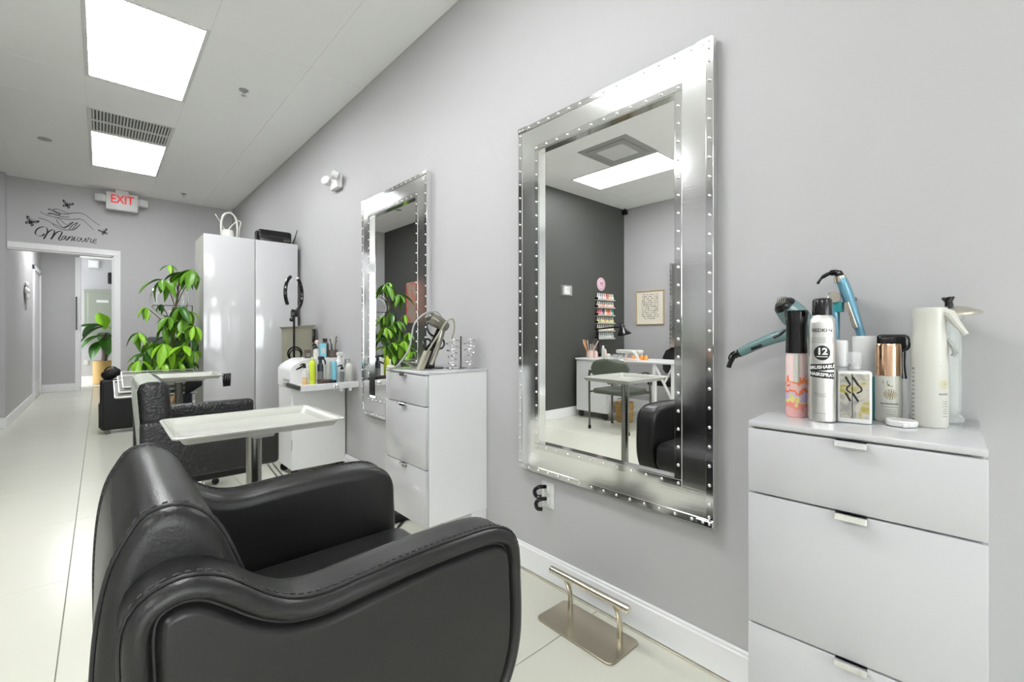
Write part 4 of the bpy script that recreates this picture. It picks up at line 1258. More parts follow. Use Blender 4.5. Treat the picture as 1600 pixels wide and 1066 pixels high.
# rectangular bottle with WOW label
t = thing('hair_oil_bottle', 'flat rectangular bottle with a black WOW print and clear cap', 'bottle', (1.113, .211, ZC), face(1.113, .211) + PI / 2 + .10, GC)
MB().rbox(-.028, .028, -.012, .012, 0, .104, .004, 3).build('body', 'plastic_w', t)
MB().box(-.0235, .0235, -.0125, -.012, .010, .098).build('label_panel', blotch_mat('wow_label', (.30, .29, .26), (.46, .44, .38), (.34, .28, .05), 30), t, 0)
m = MB()
vs, fs = text_geo('WOW', .05)
m = MB()
for (a, b) in (((-.0145, .092), (-.0065, .076)), ((-.003, .092), (.006, .076)), ((-.0145, .060), (-.0065, .044)), ((-.003, .060), (.006, .044))):
    ribbon(m, [a, b], .0036, None, -.0131, 2)
ribbon(m, [(-.0065, .076), (-.0115, .071), (-.0115, .065), (-.0055, .060)], .0028, None, -.0131, 5)
ribbon(m, [(.006, .076), (.0105, .071), (.0105, .065), (.0035, .060)], .0028, None, -.0131, 5)
ribbon(m, [(-.0035, .098), (-.0035, .010)], .0012, None, -.0129, 2)
m.build('monogram', 'ink', t, 0, 'black W O W monogram')
m = MB()
for zz, x0, x1 in ((.040, -.010, .006), (.034, -.020, -.007), (.031, -.020, -.009), (.028, -.020, -.007), (.018, -.021, -.006)):
    m.box(x0, x1, -.0130, -.0126, zz, zz + .0009)
m.build('fine_print', 'greyprint', t, 0)
MB().lathe([(.010, .104), (.010, .112), (.0085, .113), (.0085, .118)], n=20).build('collar', 'grey_pl', t)
MB().lathe([(.0125, .108), (.0125, .138), (.011, .141), (.001, .1415)], n=24).build('cap', 'clear', t)
# slim white bottle behind
bottle('serum_bottle', 'slim white bottle behind the flat rectangular bottle', 'bottle', 1.178, .246, ZC, [(.011, 0), (.013, .003), (.013, .10), (.011, .108)], 'clear', [(.0128, .108), (.0128, .160), (.011, .163), (.001, .1635)], 'plastic_w', GC)
# white and teal bottle
bottle('conditioner_bottle', 'white and teal tube bottle behind the rose gold capped bottle', 'bottle', 1.228, .214, ZC, [(.019, 0), (.0205, .003), (.0205, .085), (.0202, .086)], 'tealbox', [(.0208, .086), (.0215, .168), (.020, .172), (.001, .1725)], 'plastic_w', GC)
# rose gold bottle
gx, gy = 1.188, .168
t = thing('serum_bottle', 'ivory bottle with a rose gold cap and a gold flower emblem', 'bottle', (gx, gy, ZC), 0, GC)
MB().lathe([(.0195, 0), (.0215, .004), (.0215, .088), (.0205, .093)], n=32).build('body', 'ivory', t)
MB().lathe([(.0210, .093), (.0210, .152), (.0195, .157), (.001, .1575)], n=32).build('cap', 'rose', t)
fa = face(gx, gy)
def emblem(m, rad, z, ang, r):
    for ring, n_, rr_ in ((1.0, 14, .13), (.68, 11, .14), (.36, 7, .14), (0, 1, .16)):
        for k in range(n_):
            a = 2 * PI * k / n_ + ring
            wrap_disc(m, r * rr_, rad, z + r * ring * math.sin(a), ang + r * ring * math.cos(a) / rad, 6)
m = MB()
emblem(m, .0219, .056, fa + .15, .0095)
m.build('emblem', 'gold', t, 0)
m = MB()
wrap_rect(m, .030, .003, .0218, .037, fa + .1)
wrap_rect(m, .026, .0012, .0218, .031, fa + .1)
wrap_rect(m, .020, .0009, .0218, .0255, fa + .1)
wrap_rect(m, .020, .0009, .0218, .0215, fa + .1)
wrap_rect(m, .016, .0009, .0218, .0165, fa + .1)
wrap_rect(m, .0015, .005, .0218, .080, fa - .38)
m.build('fine_print', 'greyprint', t, 0)
m = MB()
pts = [(-.004, .083), (-.0035, .076), (.0, .0725), (.006, .0725)]
for a, b in zip(pts[:-1], pts[1:]):
    wrap_rect(m, max(.0012, abs(b[0] - a[0])), max(.0012, abs(b[1] - a[1])), .0218, (a[1] + b[1]) / 2, fa + .1 + (a[0] + b[0]) / 2 / .0218)
m.build('monogram', 'gold', t, 0)
# black trigger bottle behind
t = thing('spray_bottle', 'slim grey spray bottle with a large black trigger head behind the rose gold cap', 'bottle', (1.252, .158, ZC), 0, GC)
MB().lathe([(.012, 0), (.0135, .003), (.0135, .078), (.012, .083)], n=24).build('body', 'grey_pl', t)
MB().lathe([(.012, .083), (.010, .10), (.009, .115), (.010, .14)], n=20).build('neck', 'black', t)
rt_ = Matrix.Rotation(math.atan2(.7403, -.6723) + PI / 2 + .1, 4, 'Z')
MB().rbox(-.016, .040, -.013, .013, .140, .176, .010, 3, Matrix.Rotation(math.atan2(.94, -.3), 4, 'Z')).build('head', 'black', t)
MB().tube(crom([(.008, -.016, .158), (.008, -.026, .145), (.004, -.029, .125), (.0, -.024, .112)], 5), [.007] * 6 + [.006] * 5 + [.005] * 5, 8).build('trigger', 'black', t)
# white continuous spray bottle
wx, wy = 1.185, .106
t = thing('spray_bottle', 'large white spray bottle with a long white trigger, rightmost on the near cabinet', 'bottle', (wx, wy, ZC), 0, GC)
MB().lathe([(.0255, 0), (.0275, .004), (.0275, .150), (.0265, .168), (.024, .186), (.0245, .205), (.0265, .222), (.0255, .227), (.001, .2285)], n=36).build('body', 'ivory', t)
fa = face(wx, wy)
dr = Vector((math.cos(fa + 1.25), math.sin(fa + 1.25), 0))
def at(d, z):
    return (dr.x * d, dr.y * d, z)
MB().tube([at(.018, .218), at(.030, .214), at(.040, .196), at(.052, .176)], [.010, .009, .0065, .0045], 10).build('trigger', 'ivory', t)
MB().ball(at(.0265, .215), .004, 6).build('nozzle', 'black', t)
MB().tube([at(.026, .168), at(.034, .155), at(.038, .142), at(.034, .136)], [.003, .004, .005, .004], 8).build('lever', 'grey_pl', t)
m = MB()
for k in range(13):
    wrap_rect(m, .006, .0022 if k % 3 else .004, .0277, .012 + k * .0082, fa - .98)
m.build('side_print', 'greyprint', t, 0)
m = MB()
emblem(m, .0278, .082, fa + .86, .008)
m.build('emblem', 'goldl', t, 0)
m = MB()
wrap_rect(m, .018, .003, .0278, .064, fa + .82)
for zz, ww in ((.050, .010), (.046, .010), (.041, .013), (.036, .008), (.032, .012), (.028, .009), (.022, .011), (.117, .003), (.083, .004)):
    wrap_rect(m, ww, .0011, .0278, zz, fa + (.92 if zz < .1 else .6))
m.build('fine_print', 'greyprint', t, 0)
# white dish
t = thing('round_dish', 'small white round dish lying in front of the large white spray bottle', 'dish', (1.143, .142, ZC))
MB().lathe([(.018, 0), (.023, .001), (.0245, .005), (.0245, .010), (.0225, .012), (.020, .0105), (.001, .010)], n=32).build('disc', 'plastic_w', t)
MB().rbox(-.026, -.019, -.012, -.004, 0, .008, .002, 1).build('tab', 'plastic_w', t)
# glass jar
t = thing('disinfectant_jar', 'tall glass comb jar with a tilted steel lid and black knob', 'jar', (1.279, .098, ZC))
MB().lathe([(.034, 0), (.036, .003), (.036, .010), (.030, .016), (.030, .02), (.032, .024), (.032, .21), (.035, .216), (.035, .222), (.031, .222), (.029, .205), (.029, .028), (.001, .022)], n=36).build('glass', 'glass', t)
MB().lathe([(.035, .205), (.0365, .207), (.0365, .219), (.035, .221)], n=36).build('rim_band', 'strip', t)
mt = Matrix.Translation((-.004, -.016, .212)) @ Matrix.Rotation(R(-6), 4, 'X')
MB().lathe([(.046, 0), (.047, .004), (.045, .007), (.026, .017), (.008, .022), (.001, .0225)], n=36, mtx=mt).build('lid', 'nickel', t)
MB().lathe([(.007, .021), (.006, .030), (.0105, .038), (.0095, .040), (.001, .0405)], n=20, mtx=mt).build('knob', 'black', t)
MB().tube([(-.004, -.015, .03), (-.004, -.016, .212)], .003, 8).build('lift_rod', 'strip', t)

# hair dryer on the wall
t = thing('hair_dryer', 'teal hair dryer hanging on the wall above the near cabinet', 'hair dryer', (1.27, .40, 1.0))
def w2(y, z, x=0):
    return (x, y - .40, z - 1.0)
ax = [Vector(w2(.374, 1.066, -.022)), Vector(w2(.362, 1.046, -.006)), Vector(w2(.345, 1.02, .012)), Vector(w2(.332, 1.0, .024))]
MB().tube(ax, [.026, .031, .028, .023], 20).build('barrel', 'teal', t)
d = (ax[0] - ax[1]).normalized()
MB().tube([ax[0], ax[0] + d * .006, ax[0] + d * .014], [.0255, .024, .016], 20).build('rear_vent', 'black', t)
for k in range(5):
    off = Vector((0, 0, 1)).cross(d).normalized() * (-.014 + k * .007)
    MB().tube([ax[0] + d * .012 + off - Vector((0, 0, .015)), ax[0] + d * .016 + off, ax[0] + d * .012 + off + Vector((0, 0, .015))], .0012, 5).build('vent_rib', 'nickel', t)
MB().tube(crom([w2(.352, 1.02), w2(.375, .998), w2(.41, .985), w2(.45, .967), w2(.487, .947)], 6), [.013, .014, .014, .0145, .015, .015, .015, .015, .015, .015, .015, .015, .0145, .0145, .014, .014, .0135, .0135, .013, .013, .013, .0125, .0125, .012, .012], 14).build('handle', 'teal', t)
MB().tube(crom([w2(.365, 1.02, -.012), w2(.385, .998, -.0135), w2(.402, .988, -.0135)], 5), [.0035] * 5 + [.004] * 6, 8).build('switch', 'black', t)
MB().tube(crom([w2(.43, .968, -.014), w2(.455, .957, -.0135)], 3), .004, 8).build('button', 'black', t)
MB().tube(crom([w2(.485, .948), w2(.50, .94), w2(.508, .93), w2(.516, .914), w2(.518, .905)], 5), [.011] * 4 + [.009] * 4 + [.0065] * 13, 10).build('cord', 'black', t)
MB().tube(crom([w2(.492, .952), w2(.51, .945), w2(.518, .93), w2(.512, .922)], 5), .0022, 6).build('hanging_loop', 'black', t)
MB().tube([w2(.345, 1.02, .02), w2(.345, 1.0, .07)], .008, 8).build('wall_hook', 'black', t)
# flat iron
t = thing('flat_iron', 'blue flat iron hanging on the wall behind the hairspray', 'flat iron', (1.285, .26, 1.0))
def w3(y, z, x=0):
    return (x, y - .26, z - 1.0)
def blade(y0, z0, y1, z1, y2, z2, th, wd):
    a, b, c = Vector(w3(y0, z0)), Vector(w3(y1, z1)), Vector(w3(y2, z2))
    m = MB()
    P = crom([a, b, c], 6)
    rings = []
    for i, p in enumerate(P):
        q = P[min(i + 1, len(P) - 1)] - P[max(i - 1, 0)]
        q.normalize()
        nn = Vector((0, -q.z, q.y))
        s = .7 + .3 * math.sin(PI * min(1, .2 + i / len(P)))
        ring = []
        for k in range(12):
            an = 2 * PI * k / 12
            ring.append(p + nn * (th * s * math.cos(an)) + Vector((1, 0, 0)) * (wd * s * math.sin(an)))
        rings.append(ring)
    return m.loft(rings)
blade(.268, 1.128, .252, 1.075, .227, .985, .012, .014).build('upper_arm', 'blue', t)
blade(.285, 1.095, .279, 1.05, .276, .985, .009, .013).build('lower_arm', 'blue', t)
MB().lathe([(.012, -.018), (.0125, -.0185), (.0125, -.014), (.001, -.0195)][:3] + [(.001, -.014)], n=20, mtx=Matrix.Translation(w3(.277, 1.083)) @ Matrix.Rotation(PI / 2, 4, 'Y')).build('hinge_cap', 'nickel', t)
MB().rbox(-.013, .010, -.009, .009, -.012, .012, .003, 2, Matrix.Translation(w3(.272, 1.06))).build('hinge_block', 'tealbox', t)
MB().rbox(-.0155, -.0125, -.005, .005, -.032, .032, .002, 1, Matrix.Translation(w3(.246, 1.04)) @ Matrix.Rotation(R(-16), 4, 'X')).build('control_panel', 'nickel', t)
MB().tube([w3(.268, 1.118, 0), w3(.2705, 1.132, 0)], [.0135, .0125], 16).build('collar', 'nickel', t)
MB().tube(crom([w3(.27, 1.132), w3(.275, 1.141), w3(.29, 1.141), w3(.306, 1.132), w3(.315, 1.118)], 6), [.009] * 6 + [.007] * 6 + [.0045] * 6 + [.003] * 7, 10).build('cord', 'black', t)
MB().tube([w3(.253, 1.08, .012), w3(.253, 1.08, .055)], .006, 8).build('wall_hook', 'black', t)

# ================================================================== ON THE SECOND CABINET
Z2 = .8335
t = thing('tool_holder', 'black upright salon tool holder with rings on the second cabinet', 'tool holder', (1.155, 1.83, Z2))
MB().lathe([(.055, 0), (.055, .004), (.05, .006), (.001, .007)], n=32).build('base', 'black', t)
pl_ = [(-.042, .004), (.012, .004), (.026, .09), (.05, .165), (.075, .215), (.062, .225), (.03, .19), (.0, .13), (-.03, .10)]
MB().prism(pl_, 'y', .0, .006).build('plate', 'black', t)
for xx in (-.022, .008):
    MB().lathe([(.003, 0), (.003, .002)], n=10, mtx=Matrix.Translation((xx, -.0005, .055)) @ Matrix.Rotation(PI / 2, 4, 'X')).build('screw', 'chrome', t)
for cx_, cz_, r_ in ((-.035, .115, .022), (.035, .115, .024), (.01, .195, .045)):
    MB().tube([(cx_ + r_ * math.cos(2 * PI * k / 24), -.012, cz_ + r_ * math.sin(2 * PI * k / 24)) for k in range(24)], .005, 8, closed=True).build('ring', 'black', t)
t = thing('hair_dryer', 'taupe hair dryer held in the black tool holder', 'hair dryer', (1.165, 1.80, Z2 + .21))
MB().tube([(-.045, 0, .03), (-.02, 0, .015), (.03, -.005, -.01), (.045, -.005, -.02)], [.024, .030, .028, .022], 18).build('barrel', 'bronze', t)
MB().tube([(-.048, 0, .032), (-.054, 0, .036)], [.023, .015], 18).build('rear_vent', 'gun', t)
MB().tube(crom([(.025, -.01, -.02), (-.01, -.03, -.09), (-.05, -.035, -.17), (-.058, -.035, -.19)], 6), .012, 12).build('handle', 'bronze', t)
t = thing('flat_iron', 'taupe flat iron standing against the black tool holder', 'flat iron', (1.085, 1.765, Z2))
for k, dx in enumerate((0, .012)):
    MB().loft([[(-.04 + dx - .006, -.012, .002), (-.04 + dx + .006, -.012, .002), (-.04 + dx + .006, .012, .002), (-.04 + dx - .006, .012, .002)],
               [(.0 + dx * .7 - .008, -.013, .085), (.0 + dx * .7 + .008, -.013, .085), (.0 + dx * .7 + .008, .013, .085), (.0 + dx * .7 - .008, .013, .085)]]).build('plate_arm', 'taupe', t, 0)
MB().tube(crom([(.004, 0, .08), (.05, -.02, .16), (.085, -.03, .215), (.12, -.03, .23), (.13, -.03, .19), (.115, -.03, .14)], 7), .0042, 8).build('cord', 'taupe', t)
t = thing('power_cord', 'grey power cord looping over the tool holder onto the cabinet top', 'cord', (1.155, 1.85, Z2))
MB().tube(crom([(.06, .0, .17), (.075, 0, .22), (.04, 0, .265), (-.02, 0, .26), (-.075, .01, .21), (-.09, .015, .14), (-.10, .02, .09), (-.125, .04, .04), (-.14, .07, .008), (-.15, .10, .004)], 8), .0042, 8).build('cable', 'grey_pl', t)
MB().rbox(-.165, -.135, .085, .115, 0, .014, .004, 1).build('plug', 'ivory', t)
def coil_holder(x, y, lab):
    t = thing('coil_holder', lab, 'holder', (x, y, Z2), 0, 'chrome spiral holders')
    pts = []
    for i in range(90):
        s = i / 89
        a = 2 * PI * 4.2 * s
        r_ = .018 + .014 * s
        pts.append((r_ * math.cos(a), r_ * math.sin(a), .012 + .125 * s))
    MB().tube(pts, .003, 6).build('spiral', 'chrome', t)
    MB().rbox(-.028, .028, -.02, .02, 0, .006, .002, 1).build('foot', 'chrome', t)
    return t
coil_holder(1.205, 1.735, 'chrome spiral tool holder nearest the black tool holder')
coil_holder(1.288, 1.715, 'chrome spiral tool holder nearest the wall')
o = MB().lathe([(.004, 0), (.004, .15)], n=10).lathe([(.018, 0), (.018, .004), (.004, .005)], n=16).build('holder_rod', 'gun')
o.location = (1.246, 1.727, Z2)
tag(o, 'dark upright rod between the two chrome spirals', 'rod')
t = thing('floor_cable', 'black cable lying on the floor under the second cabinet', 'cable', (1.0, 2.0, 0))
MB().tube(crom([(.30, .25, .006), (.12, .10, .006), (-.02, -.05, .006), (-.10, -.02, .006), (-.25, .12, .006)], 8), .0055, 8).build('cord', 'black', t)
o = MB().rbox(-.10, .10, -.06, .06, 0, .05, .01, 2).build('floor_box', 'blackm')
o.location = (1.18, 2.22, 0)
tag(o, 'low black box on the floor beside the second cabinet', 'box')
for k, x in enumerate((.93, .965)):
    o = MB().tube(crom([(x + .02, 3.9, .004), (x - .01, 3.6, .004), (x - .035, 3.25, .004), (x - .02, 3.0, .004)], 6), .0042, 6).build('floor_cable', 'gun')
    tag(o, ('thin dark cord on the floor, nearest the white trolley', 'thin dark cord on the floor, farther from the white trolley')[1 - k], 'cord')

# ================================================================== SEEN IN THE MIRRORS
t = thing('canvas_print', 'reddish floral canvas on the charcoal wall, seen in the second mirror', 'picture', (XD, 6.02, 1.15))
MB().rbox(0, .03, -.28, .28, 0, .62, .003, 1).build('canvas', blotch_mat('red_floral', (.30, .28, .24), (.32, .27, .22), (.50, .10, .06), 4.2), t)
MB().box(.0305, .031, -.27, .27, .01, .61).build('painted_face', blotch_mat('red_floral_face', (.30, .28, .24), (.34, .24, .18), (.62, .07, .04), 3.6), t, 0)

desk = thing('manicure_desk', 'white manicure desk on casters with open end legs', 'desk', (-1.80, 2.85, 0))
MB().rbox(-.25, .25, -.65, .66, .68, .70, .004, 1).build('top', 'satin_w', desk)
MB().rbox(-.23, .23, .22, .655, .08, .68, .004, 1).build('cabinet', 'satin_w', desk)
for z0, z1 in ((.09, .27), (.28, .47), (.48, .67)):
    d = MB().rbox(-.20, .20, .208, .222, z0, z1, .003, 1).build('drawer', 'satin_w', desk)
    MB().rbox(-.04, .04, .198, .208, z1 - .04, z1 - .03, .002, 1).build('handle', 'chrome', d)
for dx in (-.19, .19):
    for dy in (.26, .61):
        MB().lathe([(.006, -.011), (.034, -.011), (.038, 0), (.034, .011), (.006, .011)], n=18, mtx=Matrix.Translation((dx, dy, .038)) @ Matrix.Rotation(PI / 2, 4, 'Y')).rbox(dx - .02, dx + .02, dy - .02, dy + .02, .06, .08, .003, 1).build('caster', 'black', desk)
for dx in (-.2, .2):
    MB().rbox(dx - .02, dx + .02, -.60, -.555, 0, .68, .004, 1).rbox(dx - .02, dx + .02, -.38, -.345, .25, .68, .004, 1).tube([(dx, -.36, .27), (dx, -.58, .27)], .016, 8).tube([(dx, -.37, .66), (dx, -.57, .30)], .014, 8).tube([(dx, -.57, .66), (dx, -.47, .48)], .012, 8).build('leg_frame', 'satin_w', desk)
ZDk = .7005
t = thing('tool_cup', 'blush cup bristling with manicure tools on the desk near the charcoal wall', 'cup', (-1.66, 3.37, ZDk))
MB().lathe([(.034, 0), (.04, .003), (.043, .09), (.04, .09), (.036, .006), (.001, .005)], n=20).build('cup', 'pinkp', t)
random.seed(5)
for k in range(13):
    a, l, sp = random.uniform(0, 6.28), random.uniform(.15, .22), random.uniform(.04, .11)
    MB().tube([(.01 * math.cos(a), .01 * math.sin(a), .01), (sp * math.cos(a), sp * math.sin(a), l)], [.004, .006], 6).build('tool', ['pinkp', 'ivory', 'orange', 'brown'][k % 4], t)
for k, (x, y, h_, r_, mm, lb) in enumerate(((-1.60, 3.24, .09, .024, 'pinkp', 'blush jar on the desk beside the tool cup'), (-1.62, 3.15, .15, .018, 'ivory', 'ivory pump bottle on the desk'), (-1.62, 3.08, .06, .03, 'ivory', 'low ivory jar on the desk edge'), (-1.72, 3.20, .11, .022, 'pinkp', 'tall blush jar at the back of the desk'))):
    bottle('nail_jar', lb, 'jar', x, y, ZDk, [(r_ * .9, 0), (r_, .003), (r_, h_ * .8), (r_ * .6, h_ * .85)], mm, [(r_ * .65, h_ * .85), (r_ * .65, h_), (.001, h_ + .001)], 'plastic_w', 'jars on the manicure desk')
t = thing('bottle_rack', 'clear rack of small bottles on the desk beside the jars', 'rack', (-1.66, 2.99, ZDk))
MB().rbox(-.05, .05, -.06, .06, 0, .05, .003, 1).build('rack', 'clear', t)
for k in range(4):
    MB().lathe([(.009, .004), (.009, .04), (.004, .043), (.004, .06)], (0, -.042 + .028 * k, 0), 10).build('vial', 'grey_pl', t)
t = thing('uv_lamp', 'white bar shaped nail lamp on two legs on the desk', 'nail lamp', (-1.85, 2.95, ZDk))
MB().rbox(-.05, .05, -.16, .16, .06, .105, .018, 3).build('head', 'ivory', t)
for s in (-1, 1):
    MB().tube([(0, s * .11, 0), (0, s * .10, .062)], .01, 8).build('leg', 'grey_pl', t)
t = thing('hand_rest', 'arched blush and white hand rest on the desk edge', 'hand rest', (-1.615, 2.77, ZDk))
arc = [(0, .07 * math.cos(PI * k / 12), .09 * math.sin(PI * k / 12)) for k in range(13)]
MB().tube(arc, .022, 10).build('arch', 'ivory', t)
MB().rbox(-.045, .045, -.085, .085, -.0003, .02, .008, 2).build('pad', 'pinkp', t)
for k in range(4):
    bottle('polish_jar', '%s orange jar from the left in the row on the manicure desk, as mirrored' % ('fourth', 'third', 'second', 'first')[k], 'jar', -1.74, 2.67 + .052 * k, ZDk, [(.019, 0), (.022, .004), (.022, .04), (.019, .045)], 'orange', [(.016, .045), (.016, .062), (.001, .063)], 'glass', 'orange jars on the manicure desk')
lp = thing('desk_lamp', 'black jointed desk lamp clamped to the manicure desk', 'lamp', (-1.92, 3.44, ZDk))
MB().rbox(-.025, .025, -.03, .03, 0, .05, .006, 2).build('clamp', 'black', lp)
for dx in (-.009, .009):
    MB().tube([(dx, 0, .05), (dx, .02, .34)], .0085, 8).tube([(dx, .02, .345), (dx, -.33, .37)], .0085, 8).build('arm', 'black', lp)
MB().ball((0, .02, .345), .018, 8).build('joint', 'black', lp)
MB().ball((0, -.33, .37), .02, 8).build('joint', 'black', lp)
mt = Matrix.Translation((0, -.345, .375)) @ Matrix.Rotation(R(-14), 4, 'X')
MB().lathe([(.022, .02), (.032, .0), (.036, -.03), (.085, -.095), (.088, -.10), (.082, -.097), (.03, -.03), (.001, -.01)], n=24, mtx=mt).build('shade', 'black', lp)
MB().tube([(0, -.33, .37), (0, -.30, .42), (0, -.345, .40)], .005, 6).build('spring_arm', 'black', lp)

ch = thing('client_chair', 'olive vinyl client chair with dark metal arms in front of the manicure desk', 'chair', (-1.335, 2.73, 0))
m = MB().rbox(-.20, .20, -.20, .20, .37, .425, .022, 3)
m.build('seat', 'green_v', ch)
Pb = []
for z_, hw in ((.555, .19), (.58, .215), (.64, .225), (.69, .20), (.72, .15), (.733, .07)):
    ring = []
    for u, dx in ((-1, 0), (-.5, .02), (0, .028), (.5, .02), (1, 0), (1, .028), (.5, .05), (0, .058), (-.5, .05), (-1, .028)):
        ring.append((.165 + dx, u * hw, z_))
    Pb.append(ring)
MB().loft(Pb).build('backrest', 'green_v', ch, 60)
for s in (-1, 1):
    MB().tube(crom([(.20, s * .235, .02), (.205, s * .235, .40), (.205, s * .235, .585), (.19, s * .235, .60)], 5), .011, 8).build('rear_leg', 'gun', ch)
    MB().tube([(-.20, s * .235, .02), (-.20, s * .235, .36)], .011, 8).build('front_leg', 'gun', ch)
    MB().tube(crom([(.2, s * .235, .585), (.05, s * .24, .59), (-.12, s * .24, .59), (-.18, s * .238, .55), (-.19, s * .235, .45), (-.2, s * .235, .36)], 6), .011, 8).build('arm_tube', 'gun', ch)
    for xx in (-.2, .2):
        MB().lathe([(.016, 0), (.016, .03), (.011, .035)], (xx, s * .235, 0), 10).build('foot', 'black', ch)
MB().tube([(.2, -.235, .385), (-.2, -.235, .385), (-.2, .235, .385), (.2, .235, .385)], .009, 8).build('seat_frame', 'gun', ch)
ch = thing('technician_chair', 'black office chair behind the manicure desk', 'chair', (-2.34, 2.68, 0))
MB().rbox(-.19, .22, -.22, .22, .38, .45, .03, 3).build('seat', 'blackm', ch)
MB().loft([[(-.23 + dx, u * hw, z_) for u, dx in ((-1, .03), (-.5, .005), (0, 0), (.5, .005), (1, .03), (1, .07), (.5, .05), (0, .045), (-.5, .05), (-1, .07))] for z_, hw in ((.50, .18), (.55, .22), (.70, .22), (.78, .18), (.82, .10), (.828, .04))]).build('backrest', 'blackm', ch, 60)
MB().tube(crom([(-.05, 0, .37), (-.2, 0, .37), (-.225, 0, .46), (-.21, 0, .6)], 6), .018, 8).build('back_bar', 'black', ch)
MB().lathe([(.03, .07), (.03, .2), (.02, .2), (.02, .38)], n=16).build('column', 'black', ch)
for k in range(5):
    a = 2 * PI * k / 5
    MB().tube([(0, 0, .08), (.26 * math.cos(a), .26 * math.sin(a), .055)], [.02, .012], 8).build('base_leg', 'black', ch)
    MB().lathe([(.004, -.01), (.022, -.01), (.025, 0), (.022, .01), (.004, .01)], n=14, mtx=Matrix.Translation((.27 * math.cos(a), .27 * math.sin(a), .025)) @ Matrix.Rotation(PI / 2, 4, 'X')).build('caster', 'black', ch)
bk_ = thing('waste_basket', 'tan wicker basket on the floor under the manicure desk', 'basket', (-1.72, 2.93, 0))
MB().lathe([(.085, 0), (.09, .005), (.10, .22), (.093, .22), (.083, .01), (.001, .008)], n=24).build('basket', 'wicker', bk_)
for k in range(8):
    r_ = .0905 + .01 * (k / 7)
    MB().tube([(r_ * math.cos(2 * PI * j / 24), r_ * math.sin(2 * PI * j / 24), .015 + .028 * k) for j in range(24)], .006, 6, closed=True).build('woven_ring', 'wicker', bk_)

# wall rack of nail polish
rk = thing('polish_rack', 'narrow black wall rack with six shelves of nail polish', 'rack', (-2.18, YD, .92))
MB().rbox(-.185, .185, -.006, 0, -.01, .60, .002, 1).build('back_panel', 'dark', rk)
for k in range(6):
    s_ = MB().rbox(-.185, .185, -.055, -.006, k * .10 - .006, k * .10, .001, 1).rbox(-.185, .185, -.057, -.053, k * .10, k * .10 + .014, .001, 1).build('shelf', 'ivory', rk)
    for sx in (-.185, .182):
        MB().box(sx, sx + .003, -.055, -.006, k * .10, k * .10 + .03).build('end_panel', 'black', rk, 0)
cols = {}
def polish(col):
    k = tuple(col)
    if k not in cols:
        cols[k] = mat('polish_%d' % len(cols), col, .2, coat=.4)
    return cols[k]
pal = [[(.55, .58, .56)], [(.80, .74, .66), (.80, .66, .30)], [(.80, .62, .20), (.75, .66, .34), (.30, .42, .16), (.82, .60, .22), (.55, .36, .14)],
       [(.10, .38, .33), (.85, .50, .45), (.85, .20, .10), (.80, .30, .12), (.85, .70, .50), (.06, .10, .22), (.80, .35, .36), (.80, .22, .28), (.55, .12, .14)],
       [(.80, .50, .44), (.82, .60, .48), (.84, .66, .56), (.78, .45, .40), (.82, .70, .45), (.70, .28, .30), (.76, .40, .40)],
       [(.70, .74, .70), (.80, .66, .52), (.85, .55, .40), (.85, .16, .08), (.80, .62, .60), (.78, .68, .70), (.58, .50, .60), (.72, .72, .74)]]
pm = {}
random.seed(2)
ORD = ['first', 'second', 'third', 'fourth', 'fifth', 'sixth', 'seventh', 'eighth', 'ninth']
shelf_words = ['bottom', 'second', 'third', 'fourth', 'fifth', 'top']
for k in range(6):
    for j in range(9):
        c = pal[k][j % len(pal[k])]
        key = tuple(c)
        if key not in pm:
            me = MB().lathe([(.013, 0), (.017, .003), (.017, .042), (.007, .049)], n=10).mesh('nail_polish_bottle')
            me.materials.append(polish(c))
            cm = MB().lathe([(.009, .048), (.008, .084), (.001, .085)], n=8).mesh('cap')
            cm.materials.append(M['ivory'] if k in (1, 2, 4) else polish(c))
            pm[key] = (me, cm)
        o = put('nail_polish_bottle', pm[key][0])
        o.location = (-2.18 - .16 + .04 * j, YD - .031, .92 + k * .10 + .0005)
        tag(o, '%s nail polish bottle from the left on the %s rack shelf, as mirrored' % (ORD[8 - j], shelf_words[k]), 'nail polish', 'nail polish on the %s shelf of the rack' % shelf_words[k])
        put('cap', pm[key][1], o)
t = thing('round_sign', 'pale pink oval sign above the nail polish rack', 'sign', (-2.13, YD, 1.625))
MB().lathe([(.085, 0), (.085, .006), (.08, .008), (.001, .008)], n=36, mtx=Matrix.Rotation(PI / 2, 4, 'X')).build('disc', 'pinksign', t)
m = MB().tube([(.066 * math.cos(2 * PI * k / 30), -.008, .066 * math.sin(2 * PI * k / 30)) for k in range(30)], .0028, 6, closed=True)
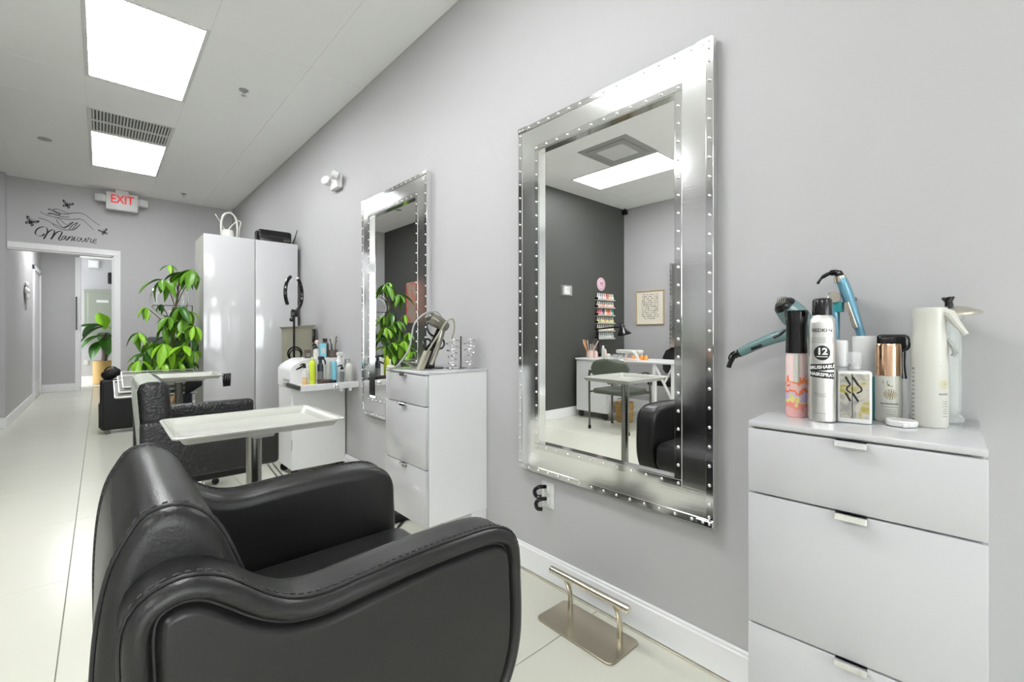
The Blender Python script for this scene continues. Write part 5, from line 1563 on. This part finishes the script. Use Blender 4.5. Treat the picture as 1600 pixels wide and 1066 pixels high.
for a, b in (((-.03, -.03), (-.02, .03)), ((-.02, .03), (.0, .0)), ((.0, 0), (.02, .03)), ((.02, .03), (.03, -.03))):
    m.tube([(a[0], -.008, a[1]), (b[0], -.008, b[1])], .004, 6)
m.build('emblem', 'purple', t)
t = thing('thermostat', 'clear boxed thermostat on the charcoal wall', 'thermostat', (-1.435, YD, 1.50))
MB().rbox(-.085, .085, -.035, 0, -.06, .06, .004, 1).build('guard', 'clear', t)
MB().rbox(-.055, .045, -.025, 0, -.045, .045, .004, 1).build('thermostat_body', 'ivory', t)
MB().box(-.04, .0, -.0258, -.025, .0, .03).build('display', 'grey_pl', t, 0)
t = thing('framed_poster', 'framed cream poster of dark hand lettering on the opposite wall', 'poster', (XL, 3.16, 1.105))
for (a, b, c, d) in ((-.20, .20, 0, .012), (-.20, .20, .433, .445), (-.20, -.188, .012, .433), (.188, .20, .012, .433)):
    MB().rbox(0, .022, a, b, c, d, .002, 1).build('frame_rail', 'wood', t)
MB().box(0, .008, -.19, .19, .01, .435).build('sheet', 'paper', t, 0)
m = MB()
random.seed(9)
for r_ in range(13):
    z_ = .385 - r_ * .026
    wl = .12 if r_ not in (12,) else .07
    y_ = -wl
    while y_ < wl:
        w_ = random.choice((.007, .009, .011))
        if random.random() > .14:
            hgt = .015
            m.box(.0085, .0088, y_, y_ + w_ * .28, z_, z_ + hgt)
            if random.random() > .3:
                m.box(.0085, .0088, y_, y_ + w_ * .8, z_ + hgt * random.choice((0, .42, .85)), z_ + hgt * random.choice((.15, .55, 1.0)))
            if random.random() > .4:
                m.box(.0085, .0088, y_ + w_ * .6, y_ + w_ * .85, z_, z_ + hgt)
        y_ += w_ + .003
m.build('hand_lettering', 'ink', t, 0, kind='stuff')
t = thing('corner_sensor', 'small black sensor in the ceiling corner above the polish rack', 'sensor', (XL + .04, YD - .04, 2.60))
MB().rbox(-.03, .03, -.03, .03, 0, .06, .008, 2).build('housing', 'black', t)
MB().rbox(-.012, .012, -.012, .012, .06, .08, .003, 1).build('mount', 'black', t)
